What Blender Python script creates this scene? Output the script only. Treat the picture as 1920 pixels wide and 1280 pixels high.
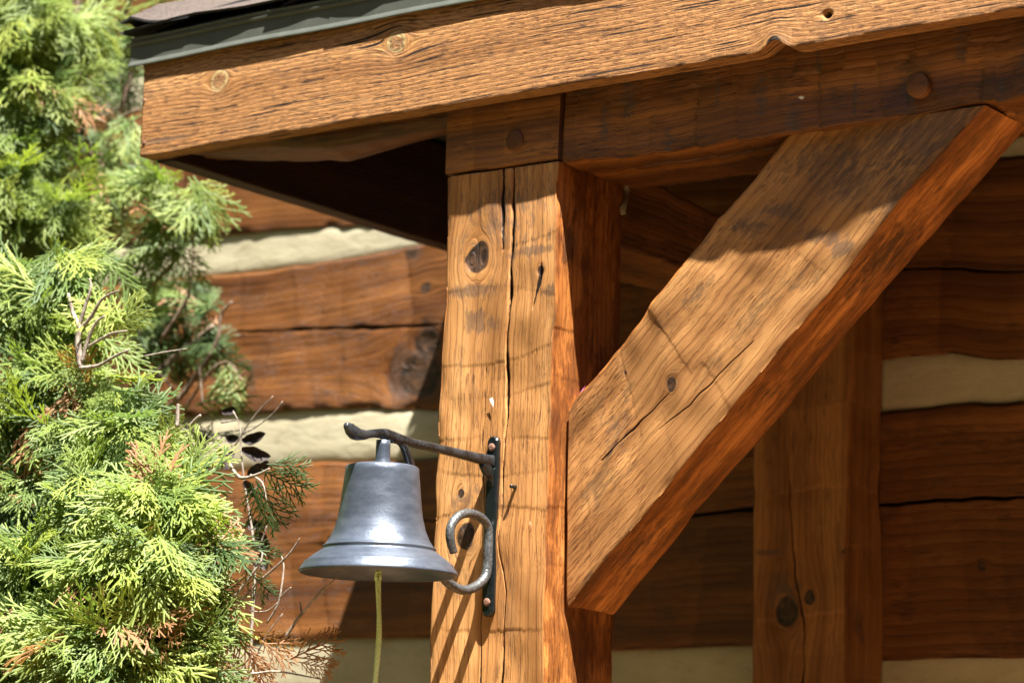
import bpy, math, random
import numpy as np
from mathutils import Matrix, Vector

# ------------------------------------------------------------------ camera
scene = bpy.context.scene
for o in list(bpy.data.objects): bpy.data.objects.remove(o)
COL = scene.collection
FPX, YAW, PITCH, ROLL = 5000.0, math.radians(36.4), math.radians(10.24), math.radians(1.72)
_f = np.array([-math.sin(YAW)*math.cos(PITCH), math.cos(YAW)*math.cos(PITCH), math.sin(PITCH)])
_r0 = np.array([math.cos(YAW), math.sin(YAW), 0.0]); _u0 = np.cross(_r0, _f)
_r = _r0*math.cos(ROLL)+_u0*math.sin(ROLL); _u = -_r0*math.sin(ROLL)+_u0*math.cos(ROLL)
CAM = np.array([2.180, -3.059, 1.600])
cd = bpy.data.cameras.new('camera'); cam = bpy.data.objects.new('camera', cd); COL.objects.link(cam)
m = Matrix.Identity(4)
for i in range(3):
    m[i][0], m[i][1], m[i][2], m[i][3] = _r[i], _u[i], -_f[i], CAM[i]
cam.matrix_world = m
cd.sensor_width = 36; cd.lens = FPX/1920*36; cd.clip_start = .05; cd.clip_end = 500
cd.dof.use_dof = True; cd.dof.focus_distance = 3.72; cd.dof.aperture_fstop = 4.5
scene.camera = cam

# ------------------------------------------------------------------ light
SUN_E, SUN_A = math.radians(65), math.radians(58)     # elevation; azimuth from the porch front towards +X
sdir = Vector((math.sin(SUN_A)*math.cos(SUN_E), -math.cos(SUN_A)*math.cos(SUN_E), math.sin(SUN_E)))
w = bpy.data.worlds.new('World'); scene.world = w; w.use_nodes = True
wn = w.node_tree; sky = wn.nodes.new('ShaderNodeTexSky'); sky.sky_type = 'NISHITA'; sky.sun_disc = False
sky.sun_elevation = SUN_E; sky.sun_rotation = math.atan2(sdir.x, sdir.y)
wn.links.new(sky.outputs[0], wn.nodes['Background'].inputs[0]); wn.nodes['Background'].inputs[1].default_value = 0.05
sl = bpy.data.lights.new('sun', 'SUN'); sl.energy = 5.0; sl.angle = math.radians(.53); sl.color = (1, .95, .86)
so = bpy.data.objects.new('sun', sl); COL.objects.link(so); so.rotation_euler = sdir.to_track_quat('Z', 'Y').to_euler()
so.location = (4, -4, 8)
vs = scene.view_settings; vs.view_transform = 'Standard'; vs.look = 'None'; vs.gamma = 1; vs.use_curve_mapping = False
vs.exposure = 2.1
scene.render.resolution_x = 1024; scene.render.resolution_y = 682
scene.cycles.max_bounces = 6; scene.cycles.diffuse_bounces = 3; scene.cycles.glossy_bounces = 3

# ------------------------------------------------------------------ helpers
def ray(x, y): return _f+_r*(x-960)/FPX-_u*(y-640)/FPX
def atY(x, y, Y): d = ray(x, y); return CAM+d*((Y-CAM[1])/d[1])
def atX(x, y, X): d = ray(x, y); return CAM+d*((X-CAM[0])/d[0])
def atZ(x, y, Z): d = ray(x, y); return CAM+d*((Z-CAM[2])/d[2])
def depth(P): return float((np.asarray(P)-CAM)@_f)

def tag(o, label=None, cat=None, group=None, kind=None):
    for k, v in (('label', label), ('category', cat), ('group', group), ('kind', kind)):
        if v: o[k] = v
    return o
def empty(name, loc, label=None, cat=None, group=None, kind=None):
    o = bpy.data.objects.new(name, None); COL.objects.link(o); o.location = loc; o.empty_display_size = .1
    return tag(o, label, cat, group, kind)
def link(name, me, parent=None, loc=(0, 0, 0)):
    o = bpy.data.objects.new(name, me); COL.objects.link(o)
    if parent is not None:
        o.parent = parent
        pl = Vector((0, 0, 0)); p = parent
        while p is not None: pl += p.location; p = p.parent
        o.location = Vector(loc)-pl
    else: o.location = loc
    return o
def mesh(name, V, F, mat, smooth=True, loc=(0, 0, 0), parent=None, attrs=None):
    """V in world coordinates; loc becomes the object's origin"""
    me = bpy.data.meshes.new(name); V = np.asarray(V, dtype=float)-np.asarray(loc, dtype=float)
    if isinstance(F, np.ndarray):
        n = F.shape[1]
        me.vertices.add(len(V)); me.vertices.foreach_set('co', V.astype(np.float32).ravel())
        me.loops.add(F.size); me.loops.foreach_set('vertex_index', F.astype(np.int32).ravel())
        me.polygons.add(len(F)); me.polygons.foreach_set('loop_start', np.arange(0, F.size, n, dtype=np.int32))
        me.update(calc_edges=True)
    else:
        me.from_pydata([tuple(v) for v in V], [], F); me.update()
    if attrs:
        for k, a in attrs.items():
            a = np.asarray(a, dtype=np.float32)
            if a.ndim == 2:
                at = me.attributes.new(k, 'FLOAT_VECTOR', 'POINT'); at.data.foreach_set('vector', a.ravel())
            else:
                at = me.attributes.new(k, 'FLOAT', 'POINT'); at.data.foreach_set('value', a.ravel())
    me.polygons.foreach_set('use_smooth', [smooth]*len(me.polygons))
    if mat: me.materials.append(mat)
    return link(name, me, parent, loc)

def vnoise(seed):
    t = np.random.RandomState(seed).rand(64, 64)*2-1
    def f(x, y=0.0):
        x = np.asarray(x, float); y = np.asarray(y, float)+0*x; x = x+0*y
        xi = np.floor(x).astype(int); yi = np.floor(y).astype(int); a = x-xi; b = y-yi
        a = a*a*(3-2*a); b = b*b*(3-2*b)
        g = lambda i, j: t[i % 64, j % 64]
        return (g(xi, yi)*(1-a)+g(xi+1, yi)*a)*(1-b)+(g(xi, yi+1)*(1-a)+g(xi+1, yi+1)*a)*b
    return f
def sstep(a, b, x): t = np.clip((x-a)/(b-a), 0, 1); return t*t*(3-2*t)

# ------------------------------------------------------------------ materials
class NT:
    def __init__(s, name):
        s.m = bpy.data.materials.new(name); s.m.use_nodes = True; s.t = s.m.node_tree
        s.b = s.t.nodes['Principled BSDF']; s.out = s.t.nodes['Material Output']
    def put(s, sock, v):
        if isinstance(v, bpy.types.NodeSocket): s.t.links.new(v, sock)
        elif v is not None:
            if hasattr(sock.default_value, '__len__') and not hasattr(v, '__len__'): v = [v]*len(sock.default_value)
            if hasattr(v, '__len__') and len(sock.default_value) == 4 and len(v) == 3: v = tuple(v)+(1,)
            sock.default_value = v
    def attr(s, name, vec=False):
        n = s.t.nodes.new('ShaderNodeAttribute'); n.attribute_name = name; return n.outputs['Vector' if vec else 'Fac']
    def obj(s): return s.t.nodes.new('ShaderNodeTexCoord').outputs['Object']
    def vmul(s, v, k):
        n = s.t.nodes.new('ShaderNodeVectorMath'); n.operation = 'MULTIPLY'; s.put(n.inputs[0], v); s.put(n.inputs[1], k); return n.outputs[0]
    def vadd(s, v, k):
        n = s.t.nodes.new('ShaderNodeVectorMath'); n.operation = 'ADD'; s.put(n.inputs[0], v); s.put(n.inputs[1], k); return n.outputs[0]
    def noise(s, v, scale=1, detail=4, rough=.55, dist=0):
        n = s.t.nodes.new('ShaderNodeTexNoise'); s.put(n.inputs['Vector'], v)
        n.inputs['Scale'].default_value = scale; n.inputs['Detail'].default_value = detail
        n.inputs['Roughness'].default_value = rough; n.inputs['Distortion'].default_value = dist; return n.outputs['Fac']
    def math(s, op, a, b=None, clamp=False):
        n = s.t.nodes.new('ShaderNodeMath'); n.operation = op; n.use_clamp = clamp; s.put(n.inputs[0], a)
        if b is not None: s.put(n.inputs[1], b)
        return n.outputs[0]
    def rng(s, v, a, b, c=0, d=1):
        n = s.t.nodes.new('ShaderNodeMapRange'); s.put(n.inputs[0], v)
        for i, k in enumerate((a, b, c, d)): n.inputs[i+1].default_value = k
        n.interpolation_type = 'SMOOTHSTEP'; return n.outputs[0]
    def mix(s, f, a, b, mode='MIX'):
        n = s.t.nodes.new('ShaderNodeMix'); n.data_type = 'RGBA'; n.blend_type = mode
        s.put(n.inputs[0], f); s.put(n.inputs[6], a); s.put(n.inputs[7], b); return n.outputs[2]
    def ramp(s, v, stops):
        n = s.t.nodes.new('ShaderNodeValToRGB'); s.put(n.inputs[0], v); e = n.color_ramp.elements
        while len(e) < len(stops): e.new(.5)
        for i, (p, c) in enumerate(stops): e[i].position = p; e[i].color = tuple(c)+(1,)
        return n.outputs[0]
    def bump(s, h, strength, dist, nrm=None):
        n = s.t.nodes.new('ShaderNodeBump'); s.put(n.inputs['Height'], h); n.inputs['Strength'].default_value = strength
        n.inputs['Distance'].default_value = dist
        if nrm is not None: s.put(n.inputs['Normal'], nrm)
        return n.outputs[0]
    def set(s, **k):
        for a, v in k.items(): s.put(s.b.inputs[a.replace('_', ' ')], v)
        return s.m

def wood(name, dark, mid, light, rough=.5, grain=1.0, blotch=.5, blotch_col=(.07, .045, .03), checks=0.0, ridge_k=.35, spec=.4, fine=.7, saw=0.0, coat=None, rings=95, ringk=.5, facet=.5, torn=0.0, dash=(30, 640), warp=3.2):
    """stained, weathered timber: growth rings, torn-grain dashes, per-facet tone, weather stains, knots and checks"""
    n = NT(name); g = n.attr('gv', True); sx = n.t.nodes.new('ShaderNodeSeparateXYZ'); n.put(sx.inputs[0], g)
    n1 = n.noise(n.vmul(g, (1.1, 20, 20)), 1, 3, .6)                              # slow drift across the board
    n4 = n.noise(n.vmul(g, (8, 19, 19)), 1, 5, .68)                               # weathering patches
    dsh = n.noise(n.vmul(g, (dash[0], dash[1], dash[1])), 1, 3, .62)                           # short torn dashes along the grain
    nb = n.noise(n.vmul(g, (34, 120, 120)), 1, 4, .75)
    fc = n.attr('fac')
    c = n.ramp(n1, [(.34, dark), (.5, mid), (.66, light)])
    c = n.mix(facet, c, n.mix(1, c, n.ramp(fc, [(0, (.72, .69, .66)), (.5, (1, 1, 1)), (1, (1.2, 1.18, 1.14))]), 'MULTIPLY'))
    ph = n.math('ADD', n.math('MULTIPLY', sx.outputs[1], rings), n.math('ADD', n.math('MULTIPLY', n1, warp), n.math('MULTIPLY', dsh, .16)))
    fr = n.math('FRACT', ph); late = n.math('MULTIPLY', n.rng(fr, .5, .93), n.rng(fr, .94, 1.0, 1, 0))
    c = n.mix(n.math('MULTIPLY', late, n.rng(n4, .3, .6, ringk, ringk*.45)), c, n.mix(1, c, (.42, .28, .18), 'MULTIPLY'))
    tb = torn; torn = n.math('ADD', n.math('MULTIPLY', n4, .7), n.math('MULTIPLY', fc, .3))
    dk = n.math('MULTIPLY', n.rng(dsh, .55+tb*.08, .62+tb*.08), n.rng(torn, .36+tb, .6+tb, .12, 1.0))
    c = n.mix(n.math('MULTIPLY', dk, fine), c, n.mix(1, c, (.28, .18, .12), 'MULTIPLY'))
    c = n.mix(n.rng(dsh, .34, .46, .22, 0), c, n.mix(1, c, (1.35, 1.32, 1.25), 'MULTIPLY'))
    n4b = n.math('ADD', n.math('MULTIPLY', n4, .7), n.math('MULTIPLY', nb, .3))
    c = n.mix(n.rng(n4b, .53, .62, 0, blotch), c, n.mix(.4, blotch_col, c))
    st = n.attr('stain')
    c = n.mix(n.math('MULTIPLY', n.rng(n.math('ADD', n.math('MULTIPLY', st, .72), nb), .70, .90), .8), c, n.mix(.28, (.062, .050, .046), c))
    c = n.mix(n.math('MULTIPLY', n.attr('ridge'), n.rng(nb, .42, .6, .05, ridge_k)), c, (.055, .032, .018))
    kn = n.attr('knot'); kr = nb
    kring = n.math('SINE', n.math('MULTIPLY', kn, 26))
    c = n.mix(n.rng(n.math('ADD', kn, n.math('MULTIPLY', kr, .5)), .5, .85), c, n.mix(n.rng(n.math('ADD', kr, n.math('MULTIPLY', kring, .06)), .35, .68), (.012, .007, .005), (.095, .046, .022)))
    kp = n.attr('pale'); c = n.mix(n.math('MULTIPLY', n.rng(kp, .2, .8), n.rng(kr, .3, .55, .25, .9)), c, n.mix(n.rng(kp, .4, .9), (.26, .16, .095), n.mix(kr, (.40, .26, .11), (.62, .46, .2))))
    c = n.mix(n.rng(n.attr('crack'), .3, .8), c, (.016, .008, .005))
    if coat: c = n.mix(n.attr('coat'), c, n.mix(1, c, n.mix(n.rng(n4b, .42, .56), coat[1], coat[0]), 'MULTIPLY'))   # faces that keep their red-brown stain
    h = n.math('SUBTRACT', n.math('SUBTRACT', n.math('MULTIPLY', dsh, .7), n.math('MULTIPLY', dk, .45)), n.math('MULTIPLY', late, .35))
    if saw:
        sw = n.noise(n.vmul(g, (230, 50, 50)), 1, 2, .6); h = n.math('ADD', h, n.math('MULTIPLY', sw, saw))
    if checks:
        ck = n.noise(n.vadd(n.vmul(g, (6.5, 210, 210)), (7, 3, 1)), 1, 1, .5)
        ckm = n.math('MULTIPLY', n.rng(ck, .63, .66), n.rng(n4, .34, .5))
        c = n.mix(n.math('MULTIPLY', ckm, checks), c, (.022, .010, .005))
        h = n.math('SUBTRACT', h, n.math('MULTIPLY', ckm, .9*checks))
    nr = n.bump(h, min(1, .8*grain), .0020*grain)
    rr = n.math('ADD', n.math('MULTIPLY', nb, .3), rough-.12)
    return n.set(Base_Color=c, Roughness=rr, Normal=nr, **{'Specular_IOR_Level': spec})

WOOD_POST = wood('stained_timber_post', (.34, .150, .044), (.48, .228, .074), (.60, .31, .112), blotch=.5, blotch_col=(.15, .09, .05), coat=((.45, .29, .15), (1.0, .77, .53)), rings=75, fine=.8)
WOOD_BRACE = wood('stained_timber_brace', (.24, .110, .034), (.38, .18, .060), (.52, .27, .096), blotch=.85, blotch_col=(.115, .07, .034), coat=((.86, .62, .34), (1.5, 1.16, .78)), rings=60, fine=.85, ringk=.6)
WOOD_BEAM = wood('stained_timber_beam', (.10, .033, .0055), (.19, .068, .011), (.36, .14, .024), blotch=.85, blotch_col=(.022, .011, .005), spec=.55, rough=.45, facet=1.0, fine=.95)
WOOD_LOG = wood('hewn_log', (.095, .031, .0065), (.165, .059, .0135), (.27, .106, .027), blotch=.6, blotch_col=(.04, .019, .010), facet=1.0, rings=60, ringk=.35, dash=(26, 480))
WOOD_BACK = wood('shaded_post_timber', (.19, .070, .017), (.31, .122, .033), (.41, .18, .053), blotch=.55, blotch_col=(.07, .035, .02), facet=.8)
WOOD_FASCIA = wood('weathered_fascia', (.31, .138, .042), (.42, .200, .068), (.53, .275, .105), grain=1.3, blotch=.4, blotch_col=(.17, .10, .055), checks=1.0, fine=.9, rough=.62, spec=.25, saw=.5, rings=150, ringk=.5, torn=-.18, dash=(48, 900), warp=1.6)
WOOD_DARK = wood('roof_shade_board', (.014, .005, .002), (.025, .009, .003), (.045, .018, .006), blotch=.4)  # near-black base colour carries the deep shade under the roof

def plain(name, col, rough=.5, metal=0, bump=0, bscale=80, var=.15, spec=.5):
    n = NT(name); v = n.noise(n.obj(), bscale, 5, .6)
    c = n.mix(n.rng(v, .35, .65), [x*(1-var) for x in col], [x*(1+var) for x in col])
    k = dict(Base_Color=c, Roughness=rough, Metallic=metal, Specular_IOR_Level=spec)
    if bump: k['Normal'] = n.bump(v, 1, bump)
    return n.set(**k)

def chink_mat():
    n = NT('chinking_mortar'); o = n.obj()
    a = n.noise(o, 6, 5, .6); b = n.noise(o, 160, 4, .6); d = n.noise(n.vmul(o, (.35, 1, 1)), 40, 5, .65, .6)
    c = n.mix(n.rng(a, .35, .7), (.47, .42, .285), (.55, .50, .355))
    c = n.mix(n.rng(d, .52, .72, 0, .5), c, (.33, .28, .18)); c = n.mix(n.rng(b, .55, .75, 0, .4), c, (.28, .24, .16))
    h = n.math('ADD', n.math('MULTIPLY', d, 1.0), n.math('MULTIPLY', b, .25))
    return n.set(Base_Color=c, Roughness=.85, Normal=n.bump(h, .6, .003), Specular_IOR_Level=.2)
CHINK = chink_mat()

def bell_mat():
    n = NT('silver_painted_bell'); o = n.obj()
    a = n.noise(n.vmul(o, (1, 1, 3)), 18, 5, .6); f = n.noise(o, 260, 3, .6); p = n.noise(o, 900, 2, .5)
    br = n.noise(n.vmul(o, (30, 30, 500)), 1, 3, .6)
    c = n.mix(n.rng(a, .35, .68), (.080, .098, .132), (.135, .160, .208))
    c = n.mix(n.rng(f, .66, .76, 0, .4), c, (.42, .45, .5))
    c = n.mix(n.rng(a, .62, .75, 0, .4), c, (.20, .20, .21))
    h = n.math('ADD', n.math('MULTIPLY', f, .4), n.math('ADD', n.math('MULTIPLY', p, .2), n.math('MULTIPLY', br, .06)))
    return n.set(Base_Color=c, Metallic=.55, Roughness=n.math('ADD', n.math('MULTIPLY', a, .2), .28), Normal=n.bump(h, .55, .0012))
BELL = bell_mat()
def iron_mat():
    n = NT('worn_black_iron'); o = n.obj()
    a = n.noise(o, 45, 6, .65); f = n.noise(o, 420, 3, .6)
    wear = n.rng(n.math('ADD', n.math('MULTIPLY', a, .7), n.math('MULTIPLY', f, .3)), .44, .58)
    c = n.mix(wear, (.008, .010, .012), (.058, .064, .072))
    return n.set(Base_Color=c, Metallic=n.math('MULTIPLY', wear, .6), Roughness=n.rng(wear, 0, 1, .22, .42), Normal=n.bump(n.math('ADD', a, n.math('MULTIPLY', f, .3)), .3, .0008))
IRON = iron_mat()
SCROLL = plain('bare_worn_iron', (.115, .12, .125), .34, .5, .0012, 260, .35)
ENAMEL = plain('black_enamel', (.008, .011, .012), .2, 0, .0006, 160)
RUST = plain('rusty_screw', (.20, .10, .065), .75, .1, .001, 500, .4)
CORD = plain('yellow_green_cord', (.72, .90, .42), .6, 0, .0006, 900, .3)
DRIP = plain('olive_drip_edge', (.085, .092, .078), .36, 0, .0004, 30, .08)
SHINGLE_UNDER = plain('asphalt', (.012, .012, .013), .85, 0, .001, 300)
def shingle_mat():
    n = NT('granular_shingle'); o = n.obj()
    a = n.noise(o, 700, 3, .7); b = n.noise(o, 14, 4, .6)
    c = n.ramp(a, [(.36, (.03, .024, .022)), (.5, (.10, .078, .068)), (.66, (.22, .18, .16))])
    c = n.mix(n.rng(b, .45, .7, 0, .4), c, (.07, .055, .05))
    return n.set(Base_Color=c, Roughness=.9, Normal=n.bump(a, 1, .002), Specular_IOR_Level=.2)
SHINGLE = shingle_mat()
def bark_mat(name, a, b):
    n = NT(name); o = n.obj(); v = n.noise(n.vmul(o, (1, 1, .5)), 90, 5, .7); q = n.noise(o, 14, 3)
    c = n.mix(n.rng(n.math('ADD', n.math('MULTIPLY', v, .7), n.math('MULTIPLY', q, .3)), .38, .62), a, b)
    return n.set(Base_Color=c, Roughness=.85, Normal=n.bump(v, 1, .003), Specular_IOR_Level=.2)
BARK = bark_mat('cedar_bark', (.10, .065, .045), (.30, .23, .17))
TWIG = bark_mat('grey_twig', (.16, .125, .1), (.42, .36, .30))
def leaf_mat():
    n = NT('arborvitae_scales'); t = n.attr('tone'); dd = n.attr('dead'); tip = n.attr('tip')
    v = n.noise(n.obj(), 9, 2, .6)
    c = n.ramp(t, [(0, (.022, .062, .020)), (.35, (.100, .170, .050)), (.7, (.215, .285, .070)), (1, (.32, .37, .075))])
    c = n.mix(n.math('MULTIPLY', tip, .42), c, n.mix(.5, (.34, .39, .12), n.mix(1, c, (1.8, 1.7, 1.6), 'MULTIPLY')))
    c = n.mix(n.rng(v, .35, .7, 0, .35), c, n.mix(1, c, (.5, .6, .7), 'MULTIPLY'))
    c = n.mix(dd, c, n.mix(v, (.26, .115, .05), (.58, .34, .19)))
    n.set(Base_Color=c, Roughness=.45, Specular_IOR_Level=.35)
    tr = n.t.nodes.new('ShaderNodeBsdfTranslucent'); n.put(tr.inputs[0], n.mix(1, c, (1.3, 1.35, .5), 'MULTIPLY'))
    mx = n.t.nodes.new('ShaderNodeMixShader'); mx.inputs[0].default_value = .42
    n.t.links.new(n.b.outputs[0], mx.inputs[1]); n.t.links.new(tr.outputs[0], mx.inputs[2]); n.t.links.new(mx.outputs[0], n.out.inputs[0])
    return n.m
LEAF = leaf_mat()
DRYLEAF = plain('dark_dry_leaf', (.035, .022, .022), .7, 0, .002, 120, .4)
PINK = plain('pink_petal', (.75, .22, .42), .5)
PALE = plain('pale_fleck', (.8, .76, .68), .7)
WEB = plain('dusty_web', (.30, .27, .17), .9)
def grass_mat():
    n = NT('lawn'); o = n.obj(); a = n.noise(o, 1.2, 5, .6); b = n.noise(o, 90, 4, .7)
    c = n.mix(a, (.045, .065, .014), (.07, .09, .022)); c = n.mix(n.rng(b, .5, .7, 0, .5), c, (.10, .08, .03))
    return n.set(Base_Color=c, Roughness=.9, Normal=n.bump(b, 1, .03))
def bounce_path_mat():
    n = NT('bounce_path'); o = n.obj(); b = n.noise(o, 70, 5, .7)
    return n.set(Base_Color=n.mix(b, (.18, .10, .042), (.39, .22, .094)), Roughness=.9, Normal=n.bump(b, 1, .02))

# ------------------------------------------------------------------ ground
def sheet(name, x0, x1, y0, y1, z, mat, n=2):
    xs = np.linspace(x0, x1, n); ys = np.linspace(y0, y1, n)
    V = [(x, y, z) for y in ys for x in xs]; F = [(j*n+i, j*n+i+1, (j+1)*n+i+1, (j+1)*n+i) for j in range(n-1) for i in range(n-1)]
    return tag(mesh(name, V, F, mat, False), kind='structure')
sheet('ground', -150, 150, -150, 150, 0, grass_mat())
sheet('path', -1.2, 4.5, -5.0, .9, .004, bounce_path_mat())  # out of view, added to bounce warm light up onto the timbers
# unseen conifer ring behind and beside the camera, added to block sky light
def sky_block_wood():
    R = np.random.RandomState(4); V, F = [], []
    for k in range(46):
        az = math.radians(-200+k*5.2+R.uniform(-2, 2)); d = R.uniform(8.5, 12); cx, cy = 1+d*math.cos(az), -2.5+d*math.sin(az)
        if cy > .6 and abs(cx) < 6: continue
        h = R.uniform(10, 15); rad = R.uniform(1.8, 2.6); b = len(V); nr, ns = 14, 9
        for i in range(ns):
            t = i/(ns-1)
            for j in range(nr):
                a = 2*math.pi*j/nr; rr = rad*(1-t)**.8*(1+.35*(R.rand()-.5))*(1 if i else .6)+.02
                V.append((cx+rr*math.cos(a), cy+rr*math.sin(a), .2+h*t+.3*(R.rand()-.5)*(i > 0)))
        for i in range(ns-1):
            for j in range(nr): F.append((b+i*nr+j, b+i*nr+(j+1) % nr, b+(i+1)*nr+(j+1) % nr, b+(i+1)*nr+j))
        F.append(tuple(b+j for j in range(nr))[::-1]); F.append(tuple(b+(ns-1)*nr+j for j in range(nr)))
    return tag(mesh('sky_block_wood', V, F, plain('sky_block_conifer', (.022, .042, .012), .9, 0, .1, 6, .5), False), 'unseen conifer ring added to block the sky light', 'wood', kind='stuff')
sky_block_wood()

# ------------------------------------------------------------------ timbers
def timber(name, o, ex, ey, ez, L, W, H, mat, seed, xs=None, fine=('F',), ds=.0028, cs=.02, spacing=.075, amp=.003, lanes=1,
           wav=.003, cracks=(), knots=(), stains=(), prof=None, ppow=1, cut0=None, cut1=None, rnd=.004, parent=None, loc=None, facets=('F', 'T', 'K', 'B'), tilt=.12):
    """hewn timber. local x: length, y: depth (0 = front), z: height. Faces F front, T top, K back, B bottom.
    cracks: (face, [(x, s, width)...], depth); knots: (face, x, s, r, mode, raise); s runs z for F/K and y for T/B"""
    R = np.random.RandomState(seed); nz = vnoise(seed)
    if xs is None: xs = np.arange(0, L+1e-6, .0035)
    xs = np.asarray(xs); M = len(xs)
    def cols(face, n):
        d = ds if face in fine else cs
        s = list(np.linspace(rnd*2.2, n-rnd*2.2, max(2, int(n/d)))); s = [0, rnd*.3, rnd*1.0]+s+[n-rnd*1.0, n-rnd*.3]
        for f, path, dep in cracks:
            if f == face:
                c = np.mean([q[1] for q in path]); wd = np.mean([q[2] for q in path])
                s = [a for a in s if abs(a-c) > wd*1.6 or a < rnd*2 or a > n-rnd*2]+[c-wd*1.5, c-wd, c-wd*.75, c-wd*.5, c-wd*.2, c+wd*.2, c+wd*.5, c+wd*.75, c+wd, c+wd*1.5]
        return np.array(sorted(s))
    faces = [('F', H), ('T', W), ('K', H), ('B', W)]
    disp, ridge = {}, {}
    def build(face, n, s, x):
        """outward displacement for arrays s, x"""
        d = wav*nz(x*5+11*ord(face), s*7)+wav*.4*nz(x*22+3*ord(face), s*26+5)
        rg = np.zeros_like(d); fa = np.full_like(d, .5)
        if face in facets and amp > 0:
            RR = np.random.RandomState(seed*7+ord(face))
            lb = [n*(k+.5*RR.rand()-.25+.0)/lanes for k in range(1, lanes)]
            lane = sum((s+.006*nz(x*9, 3+0*s) > b).astype(int) for b in lb) if lanes > 1 else np.zeros(s.shape, int)
            for ln in range(lanes):
                bs, p = [], -RR.rand()*spacing-.05
                while p < L+spacing*2:
                    bs.append((p, RR.uniform(-tilt, tilt), RR.uniform(-1.2, 1.2))); p += spacing*RR.uniform(.5, 1.7)
                offs = RR.uniform(-.5, .5, len(bs)+1); am = amp*RR.uniform(.3, 1.2, len(bs)+1)
                B = [b0+t*(s-n/2)+c*(s-n/2)**2+.0006*np.sin(s*90+b0*91)+.0004*np.sin(s*330+b0*57) for b0, t, c in bs]
                dd = np.zeros_like(d); r2 = np.zeros_like(d); x1d = x[:, 0] if x.ndim == 2 else x
                fade = RR.rand(len(bs)+1); fat = RR.rand(len(bs)+1); f2 = np.full_like(d, .5)
                for i in range(len(B)-1):
                    i0 = np.searchsorted(x1d, B[i].min()); i1 = np.searchsorted(x1d, B[i+1].max())
                    if i1 <= i0: continue
                    z_ = slice(i0, i1); bx0, bx1, xx, ss_ = B[i][z_], B[i+1][z_], x[z_], s[z_]
                    mk = (xx >= bx0) & (xx < bx1); t = np.clip((xx-bx0)/np.maximum(bx1-bx0, 1e-4), 0, 1)
                    part = .35+.65*(.5+.5*np.sin(ss_/n*3.1*(1+fade[i])+i*2.3))
                    dd[z_] = np.where(mk, offs[i]*amp*.6-am[i]*part*t**1.7, dd[z_])
                    f2[z_] = np.where(mk, fat[i]*.75+.25*t, f2[z_])
                    r2[z_] = np.where(mk, np.exp(-((bx1-xx)/.0035)**2)*(am[i]/amp)*part*(.55+.45*np.sin(ss_*75+i*3)), r2[z_])
                mk = lane == ln
                d = np.where(mk, d+dd, d); rg = np.where(mk, r2, rg); fa = np.where(mk, f2, fa)
        return d, rg, fa
    allV, gv, at = [], [], {k: [] for k in ('crack', 'knot', 'pale', 'ridge', 'stain', 'coat', 'fac')}
    edge = {}
    for f, n in faces:
        for tt, sv in (('a', 0.0), ('b', n)):
            edge[f+tt] = build(f, n, np.full(M, sv), xs)[0]
    for fi, (f, n) in enumerate(faces):
        s = cols(f, n); S, X = np.meshgrid(s, xs)
        for cf, path, dep in cracks:
            if cf == f:
                px = [q[0] for q in path]; c0 = np.mean([q[1] for q in path])
                sh = np.interp(xs, px, [q[1] for q in path])-c0+.0015*nz(xs*40, seed)
                ins = (S > rnd*2) & (S < n-rnd*2)
                S = np.where(ins, S+sh[:, None]*np.exp(-((S-c0)/.022)**2), S)
        d, rg, fa = build(f, n, S, X)
        q = np.minimum(S, n-S); rr = rnd*(1+.7*nz(X*30, 7+fi*3+np.sign(S-n/2)))
        rr = np.clip(rr, rnd*.3, None); a = np.clip(1-q/rr, 0, 1)
        d = d-rr*(1-np.sqrt(np.clip(1-a*a, 0, 1)))*np.where(q <= 0, .3, 1.0)*.9
        ck = np.zeros_like(d); kn = np.zeros_like(d); pl = np.zeros_like(d); stn = np.zeros_like(d); psi = S.copy()
        for cf, path, dep in cracks:
            if cf != f: continue
            px = np.array([p_[0] for p_ in path]); c = np.interp(xs, px, [p_[1] for p_ in path])+.0015*nz(xs*40, seed)
            wd = np.interp(xs, px, [p_[2] for p_ in path])*(1+.4*nz(xs*25, 9)); wd = np.where((xs < px.min()) | (xs > px.max()), 1e-6, wd)
            k = np.clip(1-np.abs(S-c[:, None])/np.maximum(wd[:, None], 1e-6), 0, 1); k = np.where(wd[:, None] < 2e-5, 0, k)
            ck = np.maximum(ck, sstep(0, .3, k)); d = d-dep*sstep(0, .75, k)
        for kf, kx, ks, kr, mode, rs in knots:
            if kf != f: continue
            dd2 = ((X-kx)/1.35)**2+(S-ks)**2
            psi = psi-(S-ks)*kr*kr*1.6/(dd2+.35*kr*kr)
            dn = np.sqrt(((X-kx)/1.15)**2+(S-ks)**2)/kr*(1+.18*nz(X*60, S*60))
            if mode == 'd': kn = np.maximum(kn, 1-sstep(.55, 1.15, dn))
            else:
                pl = np.maximum(pl, np.exp(-((dn-1)/.22)**2)+.35*(dn < 1))
            d = d+rs*np.exp(-(dn**2))
        for sf, sx, ss, srx, srs, sk in stains:
            if sf == f: stn = np.maximum(stn, sk*np.exp(-((X-sx)/srx)**2-((S-ss)/srs)**2))
        # position
        t = S/n; nxt, prv = faces[(fi+1) % 4][0], faces[(fi-1) % 4][0]
        if f == 'F': lo, hi = edge['Ba'], edge['Ta']
        elif f == 'T': lo, hi = edge['Fb'], edge['Kb']
        elif f == 'K': lo, hi = edge['Bb'], edge['Tb']
        else: lo, hi = edge['Fa'], edge['Ka']
        lat = S-(1-t)*lo[:, None]+t*hi[:, None]
        d = np.where(t <= 0, d*.999, d)
        if f == 'F': Yl, Zl = -d, lat
        elif f == 'T': Yl, Zl = lat, H+d
        elif f == 'K': Yl, Zl = W+d, lat
        else: Yl, Zl = lat, -d
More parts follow.
